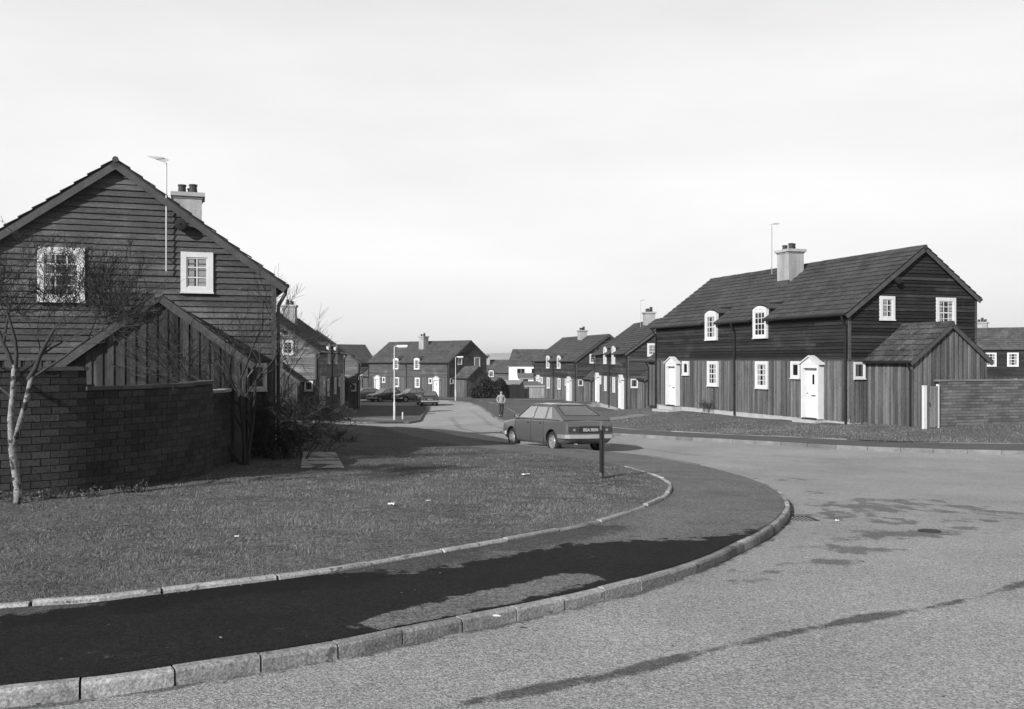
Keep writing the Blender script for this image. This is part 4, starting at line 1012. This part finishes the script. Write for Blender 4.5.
def carpaint(k, v):
    return G('car paint '+k, v, .06, 1.5, fine=None, rough=.35, spec=.5, coat=.8)
ROOT_BOX = []
def make_car(label, paint, style='hatch', plate=None, detail=True, zs=1.0):
    root = empty('parked_car', (0,0,0), 0, label, 'car', 'cars parked in the street')
    S = {'hatch':(-.95,-1.96,-.30), 'estate':(-1.75,-1.98,.0), 'saloon':(-.75,-1.32,-.0)}[style]
    rr, tail = S[0], S[1]
    ys_ = [-2.10,-2.06,-1.9,-1.62,-1.3,-.98,-.6,.2,.75,1.0,1.3,1.62,1.85,2.02,2.1]
    zt = [.80,.885,.93,.93,.925,.92,.92,.915,.91,.90,.875,.84,.80,.73,.64]
    hw = [.72,.785,.815,.83,.838,.84,.842,.842,.84,.838,.835,.82,.80,.76,.68]
    zb = [.40,.33,.26,.22,.21,.2,.2,.2,.2,.2,.21,.22,.26,.32,.38]
    V = []; F = []; k = 15
    for y, t, h, b in zip(ys_, zt, hw, zb):
        half = [(0,b),(h*.85,b),(h*.95,b+.07),(h,.46 if b < .4 else .5),(h*.992,t-.2),(h*.975,t-.05),(h*.93,t-.008),(0,t+.012)]
        sec = half+[(-x, z) for x, z in reversed(half[1:-1])]
        V += [(x, y, z*1.0) for x, z in sec]
    k = len(sec); n = len(ys_)
    F = [(i*k+j, i*k+(j+1)%k, (i+1)*k+(j+1)%k, (i+1)*k+j) for i in range(n-1) for j in range(k)]
    F += [tuple(range(k-1,-1,-1)), tuple((n-1)*k+j for j in range(k))]
    mb = MB(); mb.add(V, [f[::-1] for f in F]); body = mb.build('body', [paint, G('underseal', .01)], root)
    # wheel arches cut with a boolean, evaluated once
    cut_ = MB()
    for y in (-1.3, 1.3):
        for sx in (-1, 1): cut_.lathe((sx*.58,y,.31), (sx,0,0), [(0,.001),(0,.345),(.4,.345),(.4,.001)], 28)
    co = cut_.build('arch_cutter', G('underseal', .01))
    import bmesh
    bm = bmesh.new(); bm.from_mesh(co.data); bmesh.ops.remove_doubles(bm, verts=bm.verts, dist=1e-4); bmesh.ops.recalc_face_normals(bm, faces=bm.faces); bm.to_mesh(co.data); bm.free()
    bm = bmesh.new(); bm.from_mesh(body.data); bmesh.ops.recalc_face_normals(bm, faces=bm.faces); bm.to_mesh(body.data); bm.free()
    md = body.modifiers.new('b', 'BOOLEAN'); md.object = co; md.operation = 'DIFFERENCE'; md.solver = 'EXACT'
    dg = bpy.context.evaluated_depsgraph_get(); me = bpy.data.meshes.new_from_object(body.evaluated_get(dg))
    body.modifiers.clear(); body.data = me; bpy.data.objects.remove(co)
    me.name = 'body'
    for p in me.polygons: p.use_smooth = False
    bv = body.modifiers.new('bevel', 'BEVEL'); bv.width = .022; bv.segments = 3; bv.limit_method = 'ANGLE'; bv.angle_limit = math.radians(28); bv.harden_normals = False
    for p in me.polygons:
        p.use_smooth = True
    wn = body.modifiers.new('wn', 'WEIGHTED_NORMAL')
    # greenhouse
    def sx_(z): return .79-(z-.91)*(.79-.585)/(1.36-.91)
    def SP(y, z, o=0): return (sx_(z)+o, y, z)
    def side_poly(mb, pts, th=.03, mi=0, o=0.):
        for s in (1, -1):
            P = [(s*(sx_(z)+o), y, z) for y, z in pts]; mb.prism(P, (-s*th, 0, 0), mi, .5)
    def rl(z): return rr+(tail-rr)*(1.36-z)/(1.36-.93)      # rear edge line
    def fl(z): return .42+(1.06-.42)*(1.36-z)/(1.36-.91)    # front edge line
    qz0, qz1 = .955, 1.305
    roofb = MB()
    side_poly(roofb, [(fl(qz1),qz1),(rl(qz1),qz1),(rr,1.36),(.42,1.36)])
    side_poly(roofb, [(fl(.9),.9),(tail-.01,.9),(rl(qz0),qz0),(fl(qz0),qz0)], o=-.001)
    side_poly(roofb, [(fl(qz0),qz0),(fl(qz1),qz1),(fl(qz1)-.05,qz1),(fl(qz0)-.055,qz0)])
    qb, qt = {'hatch':(.62,.10), 'estate':(.09,.08), 'saloon':(.24,.16)}[style]
    r0, r1 = rl(qz0)+qb, rl(qz1)+qt
    side_poly(roofb, [(r0,qz0),(r1,qz1),(rl(qz1),qz1),(rl(qz0),qz0)])
    side_poly(roofb, [(-.06,qz0),(-.06,qz1),(.0,qz1),(.0,qz0)], .028, o=.002)
    side_poly(roofb, [(-.84,qz0),(-.78,qz1),(-.735,qz1),(-.79,qz0)], .028, o=.002)
    # roof skin
    rows = [(.42,1.362,.575),(.36,1.385,.56),(-.1,1.405,.555),(rr+.15,1.395,.555),(rr-.02,1.362,.57)]
    V = []
    for y, z, w_ in rows:
        for q in (-1,-.9,-.5,0,.5,.9,1): V.append((w_*q*1.02, y, z-.035*abs(q)**4)); 
    nn = 7; Fq = [(i*nn+j, i*nn+j+1, (i+1)*nn+j+1, (i+1)*nn+j) for i in range(len(rows)-1) for j in range(nn-1)]
    roofb.add(V, Fq, 0, .5); roofb.add([(x,y,z-.03) for x,y,z in V], [f[::-1] for f in Fq], 0, .5)
    # windscreen and rear window surrounds
    def quadframe(mb, A, B, Cc, D, wt, wb, ws, th):   # A,B bottom left/right ; Cc,D top right/left
        A, B, Cc, D = map(Vector, (A, B, Cc, D)); nrm = (B-A).cross(D-A).normalized()*th
        def P(u, v): return tuple((A*(1-u)+B*u)*(1-v)+(D*(1-u)+Cc*u)*v)
        for (u0,u1,v0,v1) in [(0,1,0,wb),(0,1,1-wt,1),(0,ws,wb,1-wt),(1-ws,1,wb,1-wt)]:
            mb.prism([P(u0,v0),P(u1,v0),P(u1,v1),P(u0,v1)], tuple(nrm), 0, .5)
        return [P(ws,wb),P(1-ws,wb),P(1-ws,1-wt),P(ws,1-wt)], nrm
    gw, n1 = quadframe(roofb, (.74,1.07,.905),(-.74,1.07,.905),(-.565,.40,1.365),(.565,.40,1.365), .05,.03,.05,-.02)
    gr_, n2_ = quadframe(roofb, (-.765,tail-.005,.93),(.765,tail-.005,.93),(.575,rr,1.365),(-.575,rr,1.365), .08,.27 if style == 'hatch' else .1,.09,-.02)
    roofb.build('cabin', paint, root)
    for nm_, pts_ in (('front_door_glass', [(fl(qz0)-.05,qz0-.005),(fl(qz1)-.045,qz1+.003),(-.0,qz1+.003),(-.0,qz0-.005)]),
                      ('rear_door_glass', [(-.06,qz0-.005),(-.06,qz1+.003),(-.74,qz1+.003),(-.79,qz0-.005)]),
                      ('quarter_glass', [(-.84,qz0-.005),(-.78,qz1+.003),(r1,qz1+.003),(r0,qz0-.005)])):
        for s in (1, -1):
            gl = MB(); gl.prism([(s*(sx_(z)-.012), y, z) for y, z in pts_], (-s*.004, 0, 0), 0, .5); gl.build(nm_, carglass, root)
    gl = MB(); gl.prism(gw, tuple(n1*.2), 0, .5); gl.build('windscreen', carglass, root)
    gl = MB(); gl.prism(gr_, tuple(n2_*.2), 0, .5); gl.build('rear_window', carglass, root)
    gl = MB()
    for p_, q_ in zip(gr_, gr_[1:]+gr_[:1]): gl.tube([p_, q_], .011, 5)
    gl.build('rear_window_seal', blackp, root)
    # interior
    dk = G('car interior', .03, .3, 6, rough=.9)
    it = MB(); it.box(-.70,.70,-1.25 if style != 'estate' else -1.7,.95,.925,.945)
    it.build('parcel_shelf', dk, root)
    for (x, y, w_) in [(-.36,-.05,.24),(.36,-.05,.24),(0,-.92,.6)]:
        it = MB(); it.hexa([(x-w_,y-.02,.9),(x+w_,y-.02,.9),(x+w_,y+.12,.9),(x-w_,y+.12,.9),(x-w_*.9,y-.12,1.16),(x+w_*.9,y-.12,1.16),(x+w_*.9,y-.04,1.16),(x-w_*.9,y-.04,1.16)]); it.build('seat', dk, root)
    # wheels
    for y in (-1.3, 1.3):
        for s in (1, -1):
            wr_ = MB(); wr_.lathe((s*.625,y,.295), (s,0,0), [(0,.18),(0,.27),(.02,.288),(.05,.295),(.13,.295),(.16,.288),(.175,.268),(.178,.21),(.17,.195)], 28)
            w = wr_.build('wheel', rubber, root, smooth=True)
            rm = MB(); rm.lathe((s*.625,y,.295), (s,0,0), [(.02,.0),(.02,.19),(.172,.197),(.172,.185),(.13,.175),(.125,.12),(.145,.10),(.15,.06),(.165,.055),(.17,.0)], 24); rm.build('rim', G('wheel rim', .24, .1, 9, rough=.4, metal=.3), w)
            sl_ = MB()
            for q in range(8):
                a = q*math.pi/4+.2; c = (s*.757, y+.148*math.cos(a), .295+.148*math.sin(a)); sl_.lathe(c, (s,0,0), [(-.01,.001),(-.0,.017),(.0015,.017),(.002,.001)], 8)
            sl_.build('vent_slot', blackp, w)
    # bumpers, lights, trim
    def bumper(y, z, name):
        b = MB(); d = 1 if y > 0 else -1
        path = [(-.85,y-d*.42,z),(-.855,y-d*.16,z),(-.82,y-d*.03,z),(-.70,y+d*.03,z),(0,y+d*.055,z),(.70,y+d*.03,z),(.82,y-d*.03,z),(.855,y-d*.16,z),(.85,y-d*.42,z)]
        for (p, q) in zip(path[:-1], path[1:]):
            b.hexa([(p[0],p[1],z-.06),(q[0],q[1],z-.06),(q[0]*.96,q[1]-d*.04,z-.06),(p[0]*.96,p[1]-d*.04,z-.06),(p[0],p[1],z+.05),(q[0],q[1],z+.05),(q[0]*.96,q[1]-d*.04,z+.05),(p[0]*.96,p[1]-d*.04,z+.05)])
        bo = b.build(name, G('brushed bumper', .55, .06, 3, rough=.32, metal=.75), root)
        st = MB()
        for (p, q) in zip(path[1:-2], path[2:-1]): st.hexa([(p[0]*1.004,p[1]+d*.001,z-.016),(q[0]*1.004,q[1]+d*.001,z-.016),(q[0]*1.004,q[1]+d*.008,z-.016),(p[0]*1.004,p[1]+d*.008,z-.016),(p[0]*1.004,p[1]+d*.001,z+.004),(q[0]*1.004,q[1]+d*.001,z+.004),(q[0]*1.004,q[1]+d*.008,z+.004),(p[0]*1.004,p[1]+d*.008,z+.004)])
        return bo
    bumper(-2.12,.47,'rear_bumper'); bumper(2.12,.44,'front_bumper')
    pn = MB(); pn.box(-.36,.36,-2.122,-2.09,.57,.755); pn.build('rear_panel', G('rear panel', .02, .2, 6, rough=.5), root)
    for s in (1, -1):
        tl = MB(); a, b = sorted((s*.37, s*.72)); tl.box(a,b,-2.128,-2.07,.585,.745); t_ = tl.build('tail_light', G('tail lens', .035, .15, 12, rough=.15, spec=.6), root)
        l2 = MB(); a, b = sorted((s*.50, s*.58)); l2.box(a,b,-2.131,-2.12,.62,.69); l2.build('reversing_lens', G('clear lens', .2, .1, 9, rough=.2), t_)
        hl = MB(); a, b = sorted((s*.36, s*.66)); hl.box(a,b,2.03,2.125,.53,.67); hl.build('headlight', G('headlamp glass', .5, .1, 9, rough=.1, spec=.7), root)
        mr = MB(); mr.box(*sorted((s*.82, s*.95)),.80,.86,.93,1.02); mr.build('wing_mirror', chrome, root)
        tr_ = MB(); 
        for y0, y1 in ((-1.72,1.04),): tr_.box(*sorted((s*.788, s*.800)),y0,y1,.908,.924)
        tr_.build('waist_trim', chrome, root)
        if detail:
            for yy in (-.03,-.82,1.0):
                dgp = MB(); hh = .841
                line = [(hh*.97,.26),(hh*1.0,.46),(hh*.993,.72),(hh*.976,.868),(hh*.94,.90)]
                for (xa,za),(xb,zb_) in zip(line[:-1], line[1:]):
                    dgp.hexa([(s*(xa-.004),yy-.006,za),(s*(xa-.004),yy+.006,za),(s*(xa+.003),yy+.006,za),(s*(xa+.003),yy-.006,za),(s*(xb-.004),yy-.006,zb_),(s*(xb-.004),yy+.006,zb_),(s*(xb+.003),yy+.006,zb_),(s*(xb+.003),yy-.006,zb_)])
                dgp.build('door_gap', blackp, root)
            wt = MB()                                # bright window surrounds, roof drip rail, and a C-pillar highlight shaped in chrome
            def bar(p, q, r_=.007):
                wt.tube([(s*(sx_(p[1])+.004), p[0], p[1]), (s*(sx_(q[1])+.004), q[0], q[1])], r_, 5)
            bar((fl(qz0)-.055,qz0),(fl(qz1)-.05,qz1)); bar((fl(qz1)-.05,qz1+.005),(r1,qz1+.005)); bar((r1,qz1),(r0,qz0)); bar((.0,qz0),(.0,qz1)); bar((-.79,qz0),(-.735,qz1))
            wt.tube([(s*.60,.44,1.352),(s*.60,rr,1.352),(s*.79,tail+.02,.935)], .008, 5)  # drip rail, then a highlight modelled as a bright line to the tail
            wt.build('trim_and_highlight', chrome, root)
            for yy in (.12,-.66):
                dh = MB(); dh.box(*sorted((s*.822, s*.842)),yy-.07,yy+.07,.80,.825); dh.build('door_handle', chrome, root)
    ex = MB(); ex.tube([(-.45,-2.0,.25),(-.45,-2.14,.25)], .02, 10); ex.build('exhaust_pipe', G('exhaust', .35, .1, 9, rough=.4, metal=.5), root)
    gr2 = MB(); gr2.box(-.36,.36,2.05,2.118,.52,.66); gr2.build('grille', blackp, root)
    pl = MB(); pl.box(-.26,.26,-2.134,-2.12,.60,.712)
    p = pl.build('number_plate', G('black number plate', .06, .05, 3), root)
    if plate:
        cu = bpy.data.curves.new('plate_text', 'FONT'); cu.body = plate; cu.size = .115; cu.align_x = 'CENTER'; cu.extrude = .001
        to = bpy.data.objects.new('t', cu); COL.objects.link(to)
        dg = bpy.context.evaluated_depsgraph_get(); me = bpy.data.meshes.new_from_object(to.evaluated_get(dg)); bpy.data.objects.remove(to)
        me.materials.clear(); me.materials.append(G('plate characters', .6))
        c = bpy.data.objects.new('plate_characters', me); COL.objects.link(c); c.parent = p
        c.rotation_euler = (math.pi/2, 0, 0); c.location = (0,-2.1365,.617)
        w_ = max(v.co.x for v in me.vertices)-min(v.co.x for v in me.vertices); c.scale = (.48/w_, 1, 1)
    if zs != 1: root.scale = (1,1,zs)
    return root
def dark(c, f=1): return c
c = make_car('mid grey five-door hatchback with chrome bumpers standing in the road before the lawn', carpaint('grey', .072), 'hatch', 'EGA 303N'); on_ground(c, 1.29, 28.7, -26.5)
c = make_car('dark estate car seen from behind at the far end of the road', carpaint('dark', .035), 'estate', 'RMS 14K', detail=False); on_ground(c, -8.0, 88.6, -13)
c = make_car('dark saloon parked just left of the estate car under the end house windows', carpaint('black', .02), 'saloon', None, detail=False); on_ground(c, -10.3, 97.4, -128)
c = make_car('grey saloon parked between two dark cars in front of the end house', carpaint('mid', .035), 'saloon', None, detail=False); on_ground(c, -13.1, 98.4, -130)
c = make_car('pale hatchback partly hidden at the left end of the parked row', carpaint('pale', .14), 'hatch', None, detail=False); on_ground(c, -15.6, 99.6, -126)

# ------------------------------------------------------------------ the walking person
def skin_mesh(name, verts, edges, radii, mat, parent, root=0, sub=2, loc=None):
    me = bpy.data.meshes.new(name); me.from_pydata(verts, edges, []); o = bpy.data.objects.new(name, me); COL.objects.link(o)
    o.parent = parent
    md = o.modifiers.new('skin', 'SKIN'); md.use_smooth_shade = True
    if not me.skin_vertices: pass
    for i, s in enumerate(me.skin_vertices[0].data):
        r = radii[i]; s.radius = (r, r) if not isinstance(r, tuple) else r; s.use_root = (i == root)
    ss = o.modifiers.new('sub', 'SUBSURF'); ss.levels = sub; ss.render_levels = sub
    me.materials.append(mat)
    dg = bpy.context.evaluated_depsgraph_get(); m2 = bpy.data.meshes.new_from_object(o.evaluated_get(dg)); o.modifiers.clear(); o.data = m2; m2.name = name
    if not m2.materials: m2.materials.append(mat)
    return o
skinm = G('skin', .32, .05, 9, rough=.6); jack = G('light jacket', .2, .15, 6, fine=(30,.2), rough=.85); trou = G('dark trousers', .03, .2, 8, rough=.9)
pr = empty('person', (-.72,62.6,gz(-.72,62.6)+.11), math.radians(8), 'person in a light jacket and dark trousers walking towards the camera, hands in pockets', 'person')
# body faces -y ; z up ; mid stride
V = [(0,0,.93),(0,0,1.08),(0,.01,1.24),(0,.01,1.40),(0,0,1.47),(0,-.01,1.53),(0,-.02,1.62),(0,-.02,1.70),
     (-.09,0,.90),(-.10,-.06,.50),(-.10,-.02,.10),(-.10,-.14,.045),(-.10,-.22,.03),
     (.09,0,.90),(.09,-.02,.50),(.08,.16,.13),(.08,.08,.05),(.08,-.0,.03),
     (-.17,.01,1.40),(-.28,.03,1.14),(-.19,-.10,.96),(-.14,-.12,.90),
     (.17,.01,1.40),(.28,.03,1.14),(.19,-.10,.96),(.14,-.12,.90)]
Ed = [(0,1),(1,2),(2,3),(3,4),(4,5),(5,6),(6,7),(0,8),(8,9),(9,10),(10,11),(11,12),(0,13),(13,14),(14,15),(15,16),(16,17),(3,18),(18,19),(19,20),(20,21),(3,22),(22,23),(23,24),(24,25)]
R = [.13,.12,.13,.11,.055,.055,.088,.07, .085,.058,.04,.042,.03, .085,.058,.04,.042,.03, .055,.042,.034,.03, .055,.042,.034,.03]
body = skin_mesh('body', V, Ed, R, skinm, pr)
jv = [(0,0,.86),(0,0,.97),(0,0,1.1),(0,.01,1.26),(0,.01,1.39),(0,0,1.45),(-.18,.01,1.40),(-.29,.035,1.14),(-.19,-.11,.96),(.18,.01,1.40),(.29,.035,1.14),(.19,-.11,.96)]
skin_mesh('jacket', jv, [(0,1),(1,2),(2,3),(3,4),(4,5),(4,6),(6,7),(7,8),(4,9),(9,10),(10,11)], [(.185,.135),(.18,.14),(.175,.14),(.18,.14),(.14,.12),.075,.078,.066,.06,.078,.066,.06], jack, pr)
tv = [(0,0,.93),(-.09,0,.86),(-.10,-.06,.50),(-.10,-.02,.12),(.09,0,.86),(.09,-.02,.50),(.08,.155,.15)]
skin_mesh('trousers', tv, [(0,1),(1,2),(2,3),(0,4),(4,5),(5,6)], [.14,.1,.075,.07,.1,.075,.07], trou, pr)
for nm, p in (('shoe', [(-.10,.02,.055),(-.10,-.12,.05),(-.10,-.24,.04)]), ('shoe', [(.08,.19,.08),(.08,.06,.05),(.08,-.03,.04)])):
    skin_mesh(nm, p, [(0,1),(1,2)], [.05,.052,.04], blackp, pr, sub=1)
hr = MB(); hr.lathe((0,.005,1.60), (0,.12,1), [(-.03,.084),(.03,.098),(.08,.097),(.12,.075),(.145,.04),(.152,.001)], 14); 
ho = hr.build('hair', G('dark hair', .03, .2, 20), pr, smooth=True); ho.location = (0,.012,0)
fc = MB(); fc.lathe((0,-.10,1.615), (0,-1,-.25), [(0,.016),(.025,.012),(.032,.001)], 8); fc.build('nose', skinm, pr, smooth=True)
fc = MB()
for s in (-1, 1): fc.lathe((s*.033,-.098,1.645), (0,-1,0), [(0,.011),(.004,.009),(.005,.001)], 8)
fc.build('eyes', blackp, pr)
fc = MB(); fc.box(-.026,.026,-.105,-.095,1.568,1.576); fc.build('mouth', G('lips', .14), pr)

# ------------------------------------------------------------------ the air: pale winter haze
hm = bpy.data.materials.new('haze'); hm.use_nodes = True; hn = hm.node_tree; hn.nodes.clear()
ho_ = hn.nodes.new('ShaderNodeOutputMaterial'); pv = hn.nodes.new('ShaderNodeVolumePrincipled')
pv.inputs['Color'].default_value = (.95,.95,.95,1); pv.inputs['Density'].default_value = .0002; pv.inputs['Anisotropy'].default_value = .2
hn.links.new(pv.outputs[0], ho_.inputs['Volume'])
mb = MB(); mb.box(-6200,6200,-1700,8300,-9,60); o = mb.build('haze', hm, kind='stuff'); tag(o, 'pale haze in the air', 'haze')

# ------------------------------------------------------------------ sky, sun, camera
SUN_AZ = math.radians(180+36.9); SUN_EL = math.radians(26)   # the sun stands behind the camera's left shoulder
w = bpy.data.worlds.new('World'); SC.world = w; w.use_nodes = True
nt = w.node_tree; N = nt.nodes; L = nt.links; bg = N['Background']
sky = N.new('ShaderNodeTexSky'); sky.sky_type = 'NISHITA'; sky.sun_disc = False
sky.sun_elevation = SUN_EL; sky.sun_rotation = SUN_AZ; sky.altitude = 0; sky.air_density = 1.0; sky.dust_density = 2.5; sky.ozone_density = 1
bwn = N.new('ShaderNodeRGBToBW'); L.new(sky.outputs[0], bwn.inputs[0])
tc = N.new('ShaderNodeTexCoord'); mp = N.new('ShaderNodeMapping'); mp.inputs['Scale'].default_value = (1.2,1.2,5); mp.inputs['Rotation'].default_value = (0,.25,0)
L.new(tc.outputs['Generated'], mp.inputs[0])
nz = N.new('ShaderNodeTexNoise'); nz.inputs['Scale'].default_value = 1.3; nz.inputs['Detail'].default_value = 5; nz.inputs['Roughness'].default_value = .5; L.new(mp.outputs[0], nz.inputs[0])
m1 = N.new('ShaderNodeMath'); m1.operation = 'MULTIPLY_ADD'; m1.inputs[1].default_value = .5; m1.inputs[2].default_value = .76; L.new(nz.outputs[0], m1.inputs[0])
sx = N.new('ShaderNodeSeparateXYZ'); L.new(tc.outputs['Generated'], sx.inputs[0])
mr = N.new('ShaderNodeMapRange'); mr.inputs['From Min'].default_value = .27; mr.inputs['From Max'].default_value = .72; mr.inputs['To Min'].default_value = 1.0; mr.inputs['To Max'].default_value = .22
mr.interpolation_type = 'SMOOTHSTEP'; L.new(sx.outputs[2], mr.inputs[0])
pw = N.new('ShaderNodeMath'); pw.operation = 'POWER'; pw.inputs[1].default_value = .55; L.new(bwn.outputs[0], pw.inputs[0])
hz = N.new('ShaderNodeMath'); hz.operation = 'MULTIPLY_ADD'; hz.inputs[1].default_value = .22; hz.inputs[2].default_value = 2.7; L.new(pw.outputs[0], hz.inputs[0])   # thin white winter haze over the blue
vl = N.new('ShaderNodeMath'); vl.operation = 'MULTIPLY'; L.new(hz.outputs[0], vl.inputs[0]); L.new(mr.outputs[0], vl.inputs[1]); bwn = vl
m2 = N.new('ShaderNodeMath'); m2.operation = 'MULTIPLY'; L.new(bwn.outputs[0], m2.inputs[0]); L.new(m1.outputs[0], m2.inputs[1])
L.new(m2.outputs[0], bg.inputs[0]); bg.inputs[1].default_value = .15
sd = bpy.data.lights.new('Sun', 'SUN'); sd.energy = 3.6; sd.angle = math.radians(.53); sd.color = (1,1,1)
so = bpy.data.objects.new('Sun', sd); COL.objects.link(so)
toward = Vector((math.sin(SUN_AZ)*math.cos(SUN_EL), math.cos(SUN_AZ)*math.cos(SUN_EL), math.sin(SUN_EL)))
so.rotation_euler = toward.to_track_quat('Z', 'Y').to_euler(); so.location = (-30,-40,30)
cd = bpy.data.cameras.new('Camera'); cam = bpy.data.objects.new('Camera', cd); COL.objects.link(cam); SC.camera = cam
cam.location = (0,0,EYE); cam.rotation_euler = (math.pi/2,0,0)
cd.sensor_width = 36; cd.lens = 36*940/1024; cd.shift_y = 6/1024; cd.clip_start = .1; cd.clip_end = 20000
SC.render.resolution_x = 1024; SC.render.resolution_y = 709
SC.view_settings.view_transform = 'Standard'; SC.view_settings.look = 'None'; SC.view_settings.exposure = .95; SC.view_settings.gamma = 1; SC.view_settings.use_curve_mapping = False
SC.cycles.max_bounces = 6; SC.cycles.transparent_max_bounces = 12
